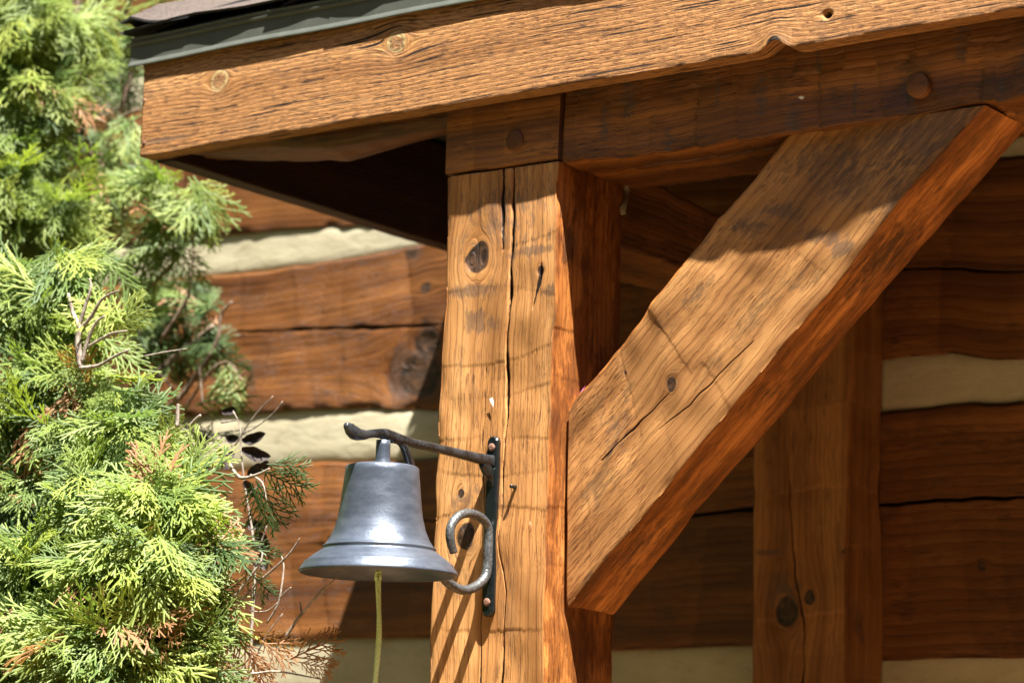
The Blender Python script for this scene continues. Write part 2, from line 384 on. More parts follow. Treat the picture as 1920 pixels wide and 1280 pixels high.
        if prof is not None:
            pb, pt = prof; zt = np.clip(Zl/H, 0, 1); Zl = Zl+(pb(xs)[:, None])*(1-zt)**ppow+(pt(xs)[:, None])*zt
        XX = X.copy()
        if cut0 is not None or cut1 is not None:
            x0 = cut0(Zl) if cut0 is not None else 0*Zl; x1 = cut1(Zl) if cut1 is not None else 0*Zl+L
            u = X/L; XX = x0+u*(x1-x0)
        per = {'F': S, 'T': H+S, 'K': H+W+(H-S), 'B': -S}[f]
        sc = {'F': 1, 'T': 1, 'K': -1, 'B': -1}[f]
        P = np.stack([XX, Yl, Zl], -1); G = np.stack([X+seed*1.37, per+(psi-S)*sc+seed*.71, 0*X+seed*.9], -1)
        if f in 'KB': sl_ = slice(None, None, -1)
        else: sl_ = slice(None)
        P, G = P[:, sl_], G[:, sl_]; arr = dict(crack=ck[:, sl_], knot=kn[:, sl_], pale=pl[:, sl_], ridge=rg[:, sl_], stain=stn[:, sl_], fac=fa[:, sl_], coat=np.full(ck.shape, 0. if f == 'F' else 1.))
        P = P[:, :-1] if True else P
        allV.append(P); gv.append(G[:, :-1])
        for k in at: at[k].append(arr[k][:, :-1])
    P = np.concatenate(allV, 1); G = np.concatenate(gv, 1); Nr = P.shape[1]
    A = {k: np.concatenate(v, 1).ravel() for k, v in at.items()}
    i = np.arange(M-1)[:, None]*Nr; j = np.arange(Nr)[None, :]; j2 = (j+1) % Nr
    Fq = np.stack([i+j, i+j2, i+Nr+j2, i+Nr+j], -1).reshape(-1, 4)
    ex, ey, ez = [np.asarray(v, float) for v in (ex, ey, ez)]; o = np.asarray(o, float)
    if np.linalg.det(np.stack([ex, ey, ez], 1)) > 0: Fq = Fq[:, ::-1]
    flip = np.linalg.det(np.stack([ex, ey, ez], 1)) > 0
    V = P.reshape(-1, 3); Gf = G.reshape(-1, 3)
    # end caps: fan
    c0 = len(V); caps = []
    for e, base in ((0, 0), (1, (M-1)*Nr)):
        cen = V[base:base+Nr].mean(0); V = np.vstack([V, cen]); Gf = np.vstack([Gf, [Gf[base][0], .5, Gf[base][2]+.5]])
        for k in A: A[k] = np.append(A[k], 0)
        for q in range(Nr):
            a, b = base+q, base+(q+1) % Nr
            caps.append((a, b, c0+e, c0+e) if (e == 1) != flip else (b, a, c0+e, c0+e))
    Vw = o+V[:, :1]*ex+V[:, 1:2]*ey+V[:, 2:]*ez
    me_loc = o if loc is None else loc
    # quads + tri caps
    me = bpy.data.meshes.new(name)
    Vl = Vw-np.asarray(me_loc, float)
    nq = len(Fq); tri = np.array([c[:3] for c in caps]); me.vertices.add(len(Vl)); me.vertices.foreach_set('co', Vl.astype(np.float32).ravel())
    li = np.concatenate([Fq.ravel(), tri.ravel()]).astype(np.int32); me.loops.add(len(li)); me.loops.foreach_set('vertex_index', li)
    ls = np.concatenate([np.arange(nq)*4, nq*4+np.arange(len(tri))*3]).astype(np.int32)
    me.polygons.add(len(ls)); me.polygons.foreach_set('loop_start', ls); me.update(calc_edges=True)
    sm = np.ones(len(ls), bool); sm[nq:] = False; me.polygons.foreach_set('use_smooth', sm)
    me.attributes.new('gv', 'FLOAT_VECTOR', 'POINT').data.foreach_set('vector', Gf.astype(np.float32).ravel())
    for k in A: me.attributes.new(k, 'FLOAT', 'POINT').data.foreach_set('value', A[k].astype(np.float32))
    me.materials.append(mat)
    return link(name, me, parent, tuple(me_loc))

def stations(L, dense, d=.003, coarse=.05):
    a = [0.0]
    while a[-1] < L-1e-6:
        x = a[-1]; inside = any(p <= x < q for p, q in dense)
        st = d if inside else coarse
        if not inside:
            for p, q in dense:
                if x < p < x+st: st = max(p-x, 1e-4)
        a.append(min(L, x+st))
    return np.array(a)

def peg(parent, c, nrm, r, mat, proud=.004, name='peg'):
    """round wooden peg end, slightly domed"""
    nrm = Vector(nrm).normalized(); t = nrm.orthogonal().normalized(); b = nrm.cross(t); V, F = [], []; n = 20
    for rr, h in ((1.0, -.012), (1.0, proud*.5), (.93, proud), (.5, proud*1.1)):
        for k in range(n):
            a = 2*math.pi*k/n; j = 1+.03*math.sin(3*a+c[0]*50)
            V.append(Vector(c)+t*(r*rr*j*math.cos(a))+b*(r*rr*j*math.sin(a))+nrm*h)
    for q in range(3):
        for k in range(n): F.append((q*n+k, q*n+(k+1) % n, (q+1)*n+(k+1) % n, (q+1)*n+k))
    F.append(tuple(3*n+k for k in range(n)))
    V = np.array([tuple(v) for v in V]); g = V*np.array([6, 1, 1])+3.3
    return mesh(name, V, F, mat, True, c, parent, dict(gv=g))

EX, EY, EZ = (1, 0, 0), (0, 1, 0), (0, 0, 1)
# front post: local x = world z, local z = world x
PW = .204
def pz(x, y): return float(atY(x, y, 0)[2])
def psx(x, y): return float(atY(x, y, 0)[0])+PW
crk = [(pz(x, y), psx(x, y), wd*.68) for x, y, wd in ((938, 1279, .0030), (947, 1180, .0028), (951, 1110, .0022), (940, 1040, .0018), (944, 900, .0022), (950, 780, .0030),
                                                (952, 640, .0045), (957, 480, .0050), (961, 400, .0042), (963, 312, .0032))]
crk2 = [(pz(x, y), psx(x, y), wd) for x, y, wd in ((939, 470, .0006), (941, 400, .0025), (944, 312, .0018))]
crk3 = [(pz(x, y), psx(x, y), wd) for x, y, wd in ((900, 1279, .0013), (905, 1150, .001), (912, 1000, .0006), (905, 830, .0008), (912, 690, .0003))]
def lowx(c): return [(0.0, c[0][1], c[0][2])]+c
def K(face, x, y, r, mode, rs): return (face, pz(x, y), psx(x, y), r, mode, rs)
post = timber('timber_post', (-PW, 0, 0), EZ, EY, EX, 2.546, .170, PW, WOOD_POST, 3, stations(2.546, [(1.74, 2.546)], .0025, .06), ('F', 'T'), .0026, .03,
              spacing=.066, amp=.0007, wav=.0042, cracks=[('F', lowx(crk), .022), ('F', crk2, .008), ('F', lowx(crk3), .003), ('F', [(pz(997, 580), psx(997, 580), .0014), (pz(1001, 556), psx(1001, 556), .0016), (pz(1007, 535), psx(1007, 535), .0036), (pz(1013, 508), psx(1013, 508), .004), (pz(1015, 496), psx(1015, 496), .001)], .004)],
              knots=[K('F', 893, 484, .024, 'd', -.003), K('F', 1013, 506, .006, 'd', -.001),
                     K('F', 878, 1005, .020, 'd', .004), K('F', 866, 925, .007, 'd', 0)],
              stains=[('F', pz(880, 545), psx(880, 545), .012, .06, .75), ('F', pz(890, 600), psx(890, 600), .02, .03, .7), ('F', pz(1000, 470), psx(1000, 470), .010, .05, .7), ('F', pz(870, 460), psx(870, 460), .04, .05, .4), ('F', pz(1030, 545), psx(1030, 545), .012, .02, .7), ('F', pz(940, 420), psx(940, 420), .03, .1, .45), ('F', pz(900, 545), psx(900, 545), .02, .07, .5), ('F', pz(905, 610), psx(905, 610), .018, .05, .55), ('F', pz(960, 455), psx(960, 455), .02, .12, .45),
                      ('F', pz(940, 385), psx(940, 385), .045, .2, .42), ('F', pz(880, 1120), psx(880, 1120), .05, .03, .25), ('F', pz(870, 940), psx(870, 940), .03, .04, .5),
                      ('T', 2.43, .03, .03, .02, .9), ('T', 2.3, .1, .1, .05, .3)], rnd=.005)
tag(post, 'hand-hewn square timber post carrying the bell bracket', 'post')
peg(post, atY(985, 990, -.001), (0, -1, 0), .0125, WOOD_POST, .0012)
# small square nail and its pale fleck
peg(post, atY(967, 913, -.001), (0, -1, 0), .0028, ENAMEL, .012, 'nail')
mesh('white_fleck', [atY(x, y, -.004) for x, y in ((917, 748), (923, 744), (926, 752), (925, 764))], [(0, 1, 2, 3)], PALE, False, tuple(atY(922, 752, -.003)), post)

# post head block and beams
blk = timber('beam_end_block', (-.206, -.001, 2.549), EX, EY, EZ, .2045, .19, .165, WOOD_BEAM, 11, stations(.2045, [(0, .2045)], .003), ('F', 'B'), .003, .02,
             spacing=.05, amp=.002, wav=.002, rnd=.004)
tag(blk, 'pegged squared block of beam seated on top of the bell post', 'beam')
peg(blk, atY(965, 263, -.003), (0, -1, 0), .0155, WOOD_BEAM, .0015)
beam = timber('tie_beam', (.004, .004, 2.541), EX, EY, EZ, 2.4, .19, .17, WOOD_BEAM, 17, stations(2.4, [(0, .95)], .003), ('F', 'B'), .0026, .02,
              spacing=.05, amp=.0034, lanes=2, wav=.005, rnd=.006, cracks=[('B', [(.1, .06, .002), (.5, .07, .003), (.9, .06, .002)], .006)],
              knots=[('F', .03, .15, .02, 'd', -.01)],
              stains=[('F', .07+.061*i+.02*math.sin(i*5.1), .05+.045*math.sin(i*2.3), .012+.008*math.sin(i*1.7), .05, .55) for i in range(16)])
tag(beam, 'long hewn horizontal beam under the front fascia', 'beam')
peg(beam, atY(1720, 160, .0), (0, -1, 0), .0165, WOOD_BEAM, .0015)
mesh('white_fleck', [atY(x, y, -.002) for x, y in ((1496, 183), (1503, 180), (1509, 183), (1503, 187))], [(0, 1, 2, 3)], PALE, False, tuple(atY(1502, 183, -.002)), beam)

# beam tail running left of the post: waney underside that dips, then rises to its end
def strip_solid(name, rows, mat, seed, loc, parent=None, sub=6):
    """rows: list of equal-length polylines (world), swept ring per station; gives a closed solid"""
    rows = np.array(rows, float); k, n, _ = rows.shape
    t = np.linspace(0, n-1, (n-1)*sub*4+1); R = np.stack([[np.interp(t, range(n), rows[a, :, c]) for c in range(3)] for a in range(k)]).transpose(2, 0, 1)   # stations,k,3
    ring = []
    for a in range(k):
        b = (a+1) % k
        for q in range(sub): ring.append(R[:, a]*(1-q/sub)+R[:, b]*q/sub)
    P = np.stack(ring, 1); nzf = vnoise(seed)
    P = P+.0025*np.stack([0*P[..., 0], nzf(P[..., 0]*40, P[..., 2]*40), nzf(P[..., 0]*30+9, P[..., 1]*50)], -1)
    M, Nr = P.shape[:2]; V = P.reshape(-1, 3); F = []
    for i in range(M-1):
        for j in range(Nr): F.append((i*Nr+j, i*Nr+(j+1) % Nr, (i+1)*Nr+(j+1) % Nr, (i+1)*Nr+j))
    F.append(tuple(range(Nr-1, -1, -1))); F.append(tuple((M-1)*Nr+j for j in range(Nr)))
    g = np.stack([V[:, 0], V[:, 1]+V[:, 2], 0*V[:, 0]+seed], -1)
    return mesh(name, V, F, mat, True, loc, parent, dict(gv=g))
fr = [atY(840, 238, .012), atY(730, 258, .012), atY(622, 276, .012), atY(500, 273, .012), atY(360, 290, .012)]
bk = [atY(842, 251, .11), atY(750, 276, .11), atY(657, 303, .11), atY(540, 302, .11), atY(400, 300, .11)]
tail = strip_solid('beam_tail', [fr, bk, [p*[1, 1, 0]+[0, .05, 2.74] for p in bk], [p*[1, 1, 0]+[0, 0, 2.74] for p in fr]], WOOD_BEAM, 23, tuple(fr[0]))
tag(tail, 'short hewn beam tail with dipping underside behind the fascia corner', 'beam')

# knee brace
BX0, BZ0, TH = .004, 1.905, math.atan2(2.541-1.905, .667-.004)
BW = .288*math.cos(TH); exb = np.array([math.cos(TH), 0, math.sin(TH)]); exs = exb+np.array([0, -.026, 0]); ezb = np.array([-math.sin(TH), 0, math.cos(TH)])
c0 = lambda z: z*math.tan(TH)
LB = (2.541-1.905)/math.sin(TH); c1 = lambda z: LB-z/math.tan(TH)
def bl(x, y, Y=.04):
    P = atY(x, y, Y)-np.array([BX0, 0, BZ0]); zz = P@ezb; xx = P@exb; u = (xx-c0(zz))/(c1(zz)-c0(zz)); return float(u*LB), float(zz)
def bK(x, y, r, mode, rs): a, b = bl(x, y); return ('F', a, b, r, mode, rs)
def bS(x, y, rx, rs, k): a, b = bl(x, y); return ('F', a, b, rx, rs, k)
def bC(pts, dep): return ('F', sorted([(*bl(x, y), wd) for x, y, wd in pts]), dep)
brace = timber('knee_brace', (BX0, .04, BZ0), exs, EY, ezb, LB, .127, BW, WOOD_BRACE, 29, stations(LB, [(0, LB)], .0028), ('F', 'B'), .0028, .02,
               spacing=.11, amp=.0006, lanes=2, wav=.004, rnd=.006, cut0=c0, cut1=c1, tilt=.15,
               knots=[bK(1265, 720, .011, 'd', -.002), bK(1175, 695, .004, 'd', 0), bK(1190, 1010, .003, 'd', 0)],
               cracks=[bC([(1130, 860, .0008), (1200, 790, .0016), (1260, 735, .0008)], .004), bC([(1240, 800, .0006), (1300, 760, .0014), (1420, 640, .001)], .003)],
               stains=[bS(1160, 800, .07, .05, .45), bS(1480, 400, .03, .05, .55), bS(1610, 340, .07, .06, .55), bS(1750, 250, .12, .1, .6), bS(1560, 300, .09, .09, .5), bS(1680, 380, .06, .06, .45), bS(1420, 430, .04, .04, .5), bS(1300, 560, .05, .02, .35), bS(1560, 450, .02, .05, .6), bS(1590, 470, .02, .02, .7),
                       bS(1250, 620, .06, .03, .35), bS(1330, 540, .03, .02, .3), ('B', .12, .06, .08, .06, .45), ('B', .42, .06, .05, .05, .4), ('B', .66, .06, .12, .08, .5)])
tag(brace, 'thick diagonal knee brace rising from the post to the beam', 'brace')

# petal caught on the brace
pc = atY(1088, 738, .07); V, F = [], []
for i in range(7):
    for j in range(4):
        u, v = i/6-.5, j/3-.5; wv = math.cos(u*math.pi*.9)
        V.append(pc+np.array([.012*u*1.1+.002, .010*v*wv, .020*u+.004*math.cos(v*5)]))
for i in range(6):
    for j in range(3): F.append((i*4+j, i*4+j+1, (i+1)*4+j+1, (i+1)*4+j))
tag(mesh('petal', V, F, PINK, True, tuple(pc)), 'tiny pink petal resting on the brace beside the post', 'petal')

# beam from the front post back to the wall
zb0 = float(atX(1169, 458, -.012)[2])
dp = timber('cross_beam', (-.012, .168, zb0-.004), EY, (-1, 0, 0), EZ, .70, .15, .105, WOOD_BEAM, 31, stations(.70, [(0, .70)], .004), ('F', 'B'), .003, .02,
            spacing=.06, amp=.003, wav=.004, prof=(lambda x: 0*x, lambda x: .02-.07*x), rnd=.008)
tag(dp, 'dark hewn cross beam running from the bell post to the wall', 'beam')

# ------------------------------------------------------------------ log wall
WY = .983
def wp(pts): P = [atY(x, y, WY) for x, y in pts]; P.sort(key=lambda p: p[0]); return np.array([p[0] for p in P]), np.array([p[2] for p in P])
b0 = wp([(150, 470), (400, 440), (530, 428), (650, 424), (760, 418)])
t1 = wp([(150, 545), (320, 524), (400, 515), (510, 505), (640, 487), (700, 475), (765, 462), (830, 448), (1000, 380), (1150, 320), (1500, 300), (1850, 294), (1920, 290)])
b1 = wp([(150, 790), (430, 775), (560, 768), (700, 765), (830, 768), (1650, 673), (1700, 668), (1780, 662), (1860, 672), (1960, 672)])
t2 = wp([(150, 905), (490, 878), (560, 868), (700, 866), (820, 858), (1650, 770), (1780, 758), (1920, 751)])
b2 = wp([(150, 1215), (500, 1200), (650, 1195), (805, 1195), (1150, 1218), (1415, 1213), (1660, 1237), (1920, 1231)])
t3z = float(np.mean(b2[1]))-.085
WX0, WX1 = -5.5, 3.2
wall = empty('log_wall', (WX0, WY, 0), 'cabin wall of hewn brown logs with cream chinking', 'wall')
def lf(t): return lambda X: np.interp(X, t[0], t[1])
def const(z, a, seed): nz = vnoise(seed); return lambda X: z+a*nz(np.asarray(X)*1.3, seed)
tops = [(lf(b0), const(float(np.mean(b0[1]))+.31, .012, 2), 41), (lf(b1), lf(t1), 42), (lf(b2), lf(t2), 43), (const(t3z-.30, .01, 5), const(t3z, .01, 4), 44)]
z = float(np.mean(b0[1]))+.31
upper = []
for k in range(4): upper.append((const(z+.09, .012, 50+k), const(z+.40, .012, 60+k), 70+k)); z += .40
lower = []; z = t3z-.30
for k in range(3): lower.append((const(z-.09-.31, .012, 80+k), const(z-.09, .012, 90+k), 100+k)); z -= .40
def wl(x, y): P = atY(x, y, WY); return float(P[0])-WX0, float(P[2])
dense_x = [(float(atY(0, 700, WY)[0])-WX0-.1, float(atY(1920, 700, WY)[0])-WX0+.1)]
edges = []
for bf, tf, sd in upper[::-1]+tops+lower:
    X = np.linspace(WX0, WX1, 60); zlo, zhi = float(bf(X).mean()), float(tf(X).mean()); H = zhi-zlo
    near = sd in (41, 42, 43)
    def ls(x, y): a, zz = wl(x, y); X_ = a+WX0; return a, (zz-float(bf(X_)))/(float(tf(X_))-float(bf(X_)))*H
    ck, kn, stn = [], [], []
    if sd == 42:
        ck = [('F', [(0, ls(150, 640)[1], .0008)]+sorted([(*ls(x, y), wd) for x, y, wd in ((380, 622, .001), (500, 621, .003), (620, 617, .0045), (760, 613, .003), (830, 608, .002))])+[(8.6, ls(1800, 560)[1], .002)], .012)]
        for x, y, r in ((785, 700, .05), (800, 640, .03), (798, 540, .012), (772, 470, .012)):
            a, s_ = ls(x, y); kn.append(('F', a, s_, r, 'd', -.006 if r > .02 else 0))
        for x, y, rx, rs_, k in ((755, 700, .05, .08, .75), (775, 470, .03, .03, .7), (800, 640, .03, .06, .7), (590, 580, .06, .02, .35), (470, 720, .03, .05, .5), (640, 740, .09, .02, .4)):
            a, s_ = ls(x, y); stn.append(('F', a, s_, rx, rs_, k))
    if sd == 43:
        ck = [('F', [(0, ls(150, 1000)[1], .001), (*ls(400, 985), .001), (*ls(1290, 966), .003), (*ls(1400, 957), .004), (*ls(1700, 942), .003), (*ls(1900, 932), .0035), (8.6, ls(1900, 932)[1], .001)], .012)]
        for x, y, r in ((1840, 1060, .008), (620, 1010, .009)):
            a, s_ = ls(x, y); kn.append(('F', a, s_, r, 'd', 0))
        stn = [('F', ls(700, 1000)[0], .12, .3, .06, .4), ('F', ls(560, 1100)[0], .1, .2, .05, .4)]
    timber('log', (WX0, WY, zlo), EX, EY, EZ, WX1-WX0, .16, H, WOOD_LOG, sd, stations(WX1-WX0, dense_x if near else [], .0045, .06), ('F',), .0045 if near else .03, .04,
           spacing=.085, amp=.0013 if near else 0, lanes=2, wav=.003, rnd=.008, cracks=ck, knots=kn, stains=stn,
           prof=(lambda x, bf=bf, zlo=zlo: bf(x+WX0)-zlo, lambda x, tf=tf, zhi=zhi: tf(x+WX0)-zhi), parent=wall)
    edges.append((bf, tf, near))
for (bu, tu, nu), (bd, td, nd) in zip(edges[:-1], edges[1:]):
    nx = 700 if (nu or nd) else 80; ns = 14; X = np.linspace(WX0, WX1, nx); nz = vnoise(int(abs(bu(0))*1000) % 97)
    S = np.linspace(0, 1, ns); lo, hi = td(X)-.02, bu(X)+.02
    Zg = lo[:, None]*(1-S)+hi[:, None]*S; Xg = X[:, None]+0*Zg
    Yg = WY+.005+.02*(np.abs(S-.5)*2)**6-.0022*nz(Xg*5, Zg*12)-.0006*nz(Xg*30, Zg*40)
    V = np.stack([Xg, Yg, Zg], -1).reshape(-1, 3)
    i = np.arange(nx-1)[:, None]*ns; j = np.arange(ns-1)[None]
    mesh('chinking', V, np.stack([i+j, i+ns+j, i+ns+j+1, i+j+1], -1).reshape(-1, 4), CHINK, True, (WX0, WY, float(lo.mean())), wall)
# solid core behind the logs
V = [(x, y, zz) for zz in (0, 4.6) for y in (WY+.05, WY+.22) for x in (WX0, WX1)]
mesh('wall_core', V, [(0, 1, 3, 2), (4, 6, 7, 5), (0, 4, 5, 1), (1, 5, 7, 3), (3, 7, 6, 2), (2, 6, 4, 0)], CHINK, False, (WX0, WY, 0), wall)

# post standing against the wall
bp0 = .862
bps = lambda x, y: (float(atY(x, y, bp0)[2]), float(atY(x, y, bp0)[0])+.184)
back = timber('wall_post', (-.184, bp0, 0), EZ, EY, EX, 2.56, .119, .184, WOOD_BACK, 37, stations(2.56, [(1.7, 2.56)], .003, .06), ('F', 'T'), .0032, .03,
              spacing=.09, amp=.0012, wav=.004, rnd=.005, cracks=[('F', [(0, bps(1508, 1279)[1], .0025), (*bps(1508, 1279), .0025), (*bps(1509, 1170), .002), (*bps(1492, 1080), .002), (*bps(1483, 950), .0016), (*bps(1478, 850), .001)], .009)],
              knots=[('F', *bps(1475, 1145), .026, 'd', -.003), ('F', *bps(1520, 1120), .012, 'd', 0), ('F', *bps(1585, 1033), .004, 'd', 0)],
              stains=[('F', *bps(1470, 1110), .05, .05, .5), ('F', *bps(1440, 1035), .006, .03, .8), ('T', 1.95, .04, .06, .03, .5)])
tag(back, 'shaded hewn post standing flat against the log wall', 'post')

# ------------------------------------------------------------------ porch roof
FX0, FX1, FY, FZ = -.808, 2.45, -.038, 2.646
roof = empty('porch_roof', (FX0, FY, FZ), 'hipped porch roof with brown fascia boards, metal drip edge and shingles', 'roof')
fl = lambda x, y: (float(atY(x, y, FY)[0])-FX0, float(atY(x, y, FY)[2])-FZ)
fas = timber('fascia_board', (FX0, FY, FZ), EX, EY, EZ, FX1-FX0, .034, .185, WOOD_FASCIA, 5, stations(FX1-FX0, [(0, 1.65)], .0025), ('F', 'B'), .0026, .01,
             spacing=.5, amp=0, wav=.0008, rnd=.0022, parent=roof,
             ppow=9, prof=(lambda x: .014*np.exp(-((x-fl(1452, 92)[0])/.017)**2), lambda x: 0*x),
             knots=[('F', *fl(410, 152), .0145, 'p', .0006), ('F', *fl(745, 80), .0145, 'p', .0006), ('F', *fl(1552, 27), .0042, 'd', -.012), ('F', fl(1452, 92)[0], .0, .012, 'd', 0),
                    ('F', *fl(268, 188), .003, 'd', -.001), ('F', *fl(268, 268), .003, 'd', -.001)],
             stains=[('F', *fl(300, 262), .05, .006, .8), ('F', *fl(330, 258), .04, .005, .7)])
fas['label'] = 'sunlit front fascia board with raised grain'
for x, y in ((270, 189), (270, 268)): peg(fas, atY(x, y, FY-.0005), (0, -1, 0), .0032, RUST, .001, 'nail_head')
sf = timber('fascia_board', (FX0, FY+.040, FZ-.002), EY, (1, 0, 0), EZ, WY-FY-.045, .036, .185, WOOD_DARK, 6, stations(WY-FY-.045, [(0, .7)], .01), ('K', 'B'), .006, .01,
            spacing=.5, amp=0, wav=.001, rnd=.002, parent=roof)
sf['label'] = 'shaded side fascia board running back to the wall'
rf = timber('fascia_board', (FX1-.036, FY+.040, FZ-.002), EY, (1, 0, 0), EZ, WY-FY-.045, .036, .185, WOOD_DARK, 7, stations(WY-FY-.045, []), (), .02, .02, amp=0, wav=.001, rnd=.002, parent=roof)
def extrude(name, prof, x0, x1, mat, parent, axis='x', other=None, n=2):
    """prof: closed list of (out, z); axis x: out = -Y from fascia face; axis y: out = -X"""
    xs = np.linspace(x0, x1, n); V, F = [], []; k = len(prof)
    for q, x in enumerate(xs):
        for (a, zz) in prof:
            wob = .0008*math.sin(x*7.3)+.0006*math.sin(x*19)
            V.append((x, FY-a-wob, zz+wob) if axis == 'x' else (FX0-a, x, zz))
    for q in range(n-1):
        for i in range(k): F.append((q*k+i, q*k+(i+1) % k, (q+1)*k+(i+1) % k, (q+1)*k+i))
    F.append(tuple(range(k))[::-1]); F.append(tuple((n-1)*k+i for i in range(k)))
    return mesh(name, V, F, mat, False, V[0], parent)
DZ = 2.797
dprof = [(.0012, DZ+.012), (.0062, DZ), (.0074, DZ+.0015), (.007, DZ+.0035), (.0035, DZ+.010), (.003, DZ+.036), (.0068, DZ+.038), (.0072, DZ+.041), (.0035, DZ+.043), (.006, DZ+.0475), (.0055, DZ+.0495), (-.05, DZ+.0495), (-.05, DZ+.047), (.0015, DZ+.045)]
de = extrude('drip_edge', dprof, FX0-.030, FX1+.018, DRIP, roof, 'x', n=60); de['label'] = 'dark olive metal drip edge along the front'
extrude('drip_edge', dprof, FY+.004, WY-.01, DRIP, roof, 'y', n=3)
# second drip-edge length lapped over the first
extrude('drip_edge_lap', [(a+.0009, zz-.0004) for a, zz in dprof], float(atY(620, 40, FY)[0]), float(atY(620, 40, FY)[0])+.9, DRIP, roof, 'x', n=20)
# roof deck: front and left hip planes as thick slabs
PT = math.radians(30); tp = math.tan(PT); EZ0 = DZ+.051; ex0, ey0 = FX0-.034, FY-.003
run = WY-ey0
def rz(X, Y): return EZ0+tp*min(Y-ey0, X-ex0, (FX1+.016)-X)
A = (ex0, ey0); B = (FX1+.016, ey0); C2 = (ex0+run, WY); D2 = (FX1+.016-run, WY); E2 = (ex0, WY); G2 = (FX1+.016, WY)
def slab(name, pts, th, mat):
    V = [(x, y, rz(x, y)) for x, y in pts]+[(x, y, rz(x, y)-th) for x, y in pts]; n = len(pts)
    F = [tuple(range(n)), tuple(range(2*n-1, n-1, -1))]+[(i, i+n, (i+1) % n+n, (i+1) % n) for i in range(n)]
    return mesh(name, V, F, mat, False, V[0], roof, dict(gv=np.array(V)))
ins = .03
def inset(p): return (p[0]+(ins if p[0] < 1 else -ins), p[1]+(ins if p[1] < .5 else 0))
def rz_in(p): return p
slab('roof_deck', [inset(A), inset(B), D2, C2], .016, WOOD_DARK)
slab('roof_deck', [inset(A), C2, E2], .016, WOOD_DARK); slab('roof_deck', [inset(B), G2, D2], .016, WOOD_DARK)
# rafters, seen only as dark shapes under the roof
for X in (-.35, .35, .95, 1.55):
    y0, y1 = FY+.045, WY-.01; V = []
    for y in (y0, y1):
        for dx in (-.025, .025):
            for dz in (-.12, -.018): V.append((X+dx, y, rz(X, y)+dz))
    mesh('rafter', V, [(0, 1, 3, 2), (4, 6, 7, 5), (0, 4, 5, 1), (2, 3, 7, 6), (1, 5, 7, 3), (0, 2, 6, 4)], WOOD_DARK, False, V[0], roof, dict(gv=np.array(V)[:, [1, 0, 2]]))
# shingles
RS = np.random.RandomState(8)
def shingle(org, du, dv, nn, wdt, hgt, lift, parent=roof, clip=None):
    """one tab: org lower-left corner, du along the eave, dv up slope, nn normal"""
    nu, nv = 6, 4; V = []
    org, du, dv, nn = [np.array(v, float) for v in (org, du, dv, nn)]
    k = RS.rand()*6
    for side in (0, 1):
        for a in range(nu+1):
            for b in range(nv+1):
                u, v = a/nu, b/nv
                cl = lift*(1-v)**2*(.4+.6*math.cos((u-.5)*3)**2)+.0012*math.sin(k+u*7)+.004*(1-v)
                V.append(org+du*(u*wdt)+dv*(v*hgt+.0025*math.sin(k*3+u*11)*(b == 0))+nn*(cl+(.0042 if side else 0)))
    q = (nu+1)*(nv+1); F = []
    for a in range(nu):
        for b in range(nv):
            i = a*(nv+1)+b; F.append((i+q, i+nv+1+q, i+nv+2+q, i+1+q)); F.append((i, i+1, i+nv+2, i+nv+1))
    bd = [a*(nv+1) for a in range(nu+1)]+[nu*(nv+1)+b for b in range(1, nv+1)]+[a*(nv+1)+nv for a in range(nu-1, -1, -1)]+[b for b in range(nv-1, 0, -1)]
    for i in range(len(bd)): a, b = bd[i], bd[(i+1) % len(bd)]; F.append((a, b, b+q, a+q))
    V = np.array(V)
    if clip: V = clip(V)
    o = mesh('shingle', V, F, SHINGLE, False, tuple(V[0]), parent)
    o.data.materials.append(SHINGLE_UNDER)
    for p in o.data.polygons:
        if p.normal.dot(Vector(nn)) < .3: p.material_index = 1
    return o
ln = 1/math.cos(PT)
fn = np.array([0, -math.sin(PT), math.cos(PT)]); fv = np.array([0, math.cos(PT), math.sin(PT)])
lnn = np.array([-math.sin(PT), 0, math.cos(PT)]); lv = np.array([math.cos(PT), 0, math.sin(PT)])
def clipF(V):
    V = V.copy(); d = V[:, 1]-ey0; V[:, 0] = np.clip(V[:, 0], ex0+np.maximum(d, -.02), FX1+.016-np.maximum(d, -.02)); V[:, 1] = np.minimum(V[:, 1], WY-.002); return V
def clipL(V):
    V = V.copy(); d = V[:, 0]-ex0; V[:, 1] = np.clip(V[:, 1], ey0+np.maximum(d, -.02), WY-.002); return V
for c in range(8):
    s0 = -.004+c*.14; base = np.array([0, ey0, EZ0])+fv*s0+fn*.0045
    x = ex0+max(0, s0*math.cos(PT))-.012-(.15 if c % 2 else 0.0)+.02*RS.rand()
    xe = FX1+.016-max(0, s0*math.cos(PT))
    first = True
    while x < xe:
        wd = .302
        if x+wd > ex0+max(0, s0*math.cos(PT)): shingle(base+[x, 0, 0], EX, fv, fn, wd, .17, .004+.004*RS.rand()**3, clip=clipF)
        x += .305
    base = np.array([ex0, 0, EZ0])+lv*s0+lnn*.0045; y = ey0+max(0, s0*math.cos(PT))-.012
    while y < WY-.02:
        shingle(base+[0, min(y+.302, WY-.003), 0], (0, -1, 0), lv, lnn, min(.302, WY-.003-y), .17, .004, clip=clipL); y += .305
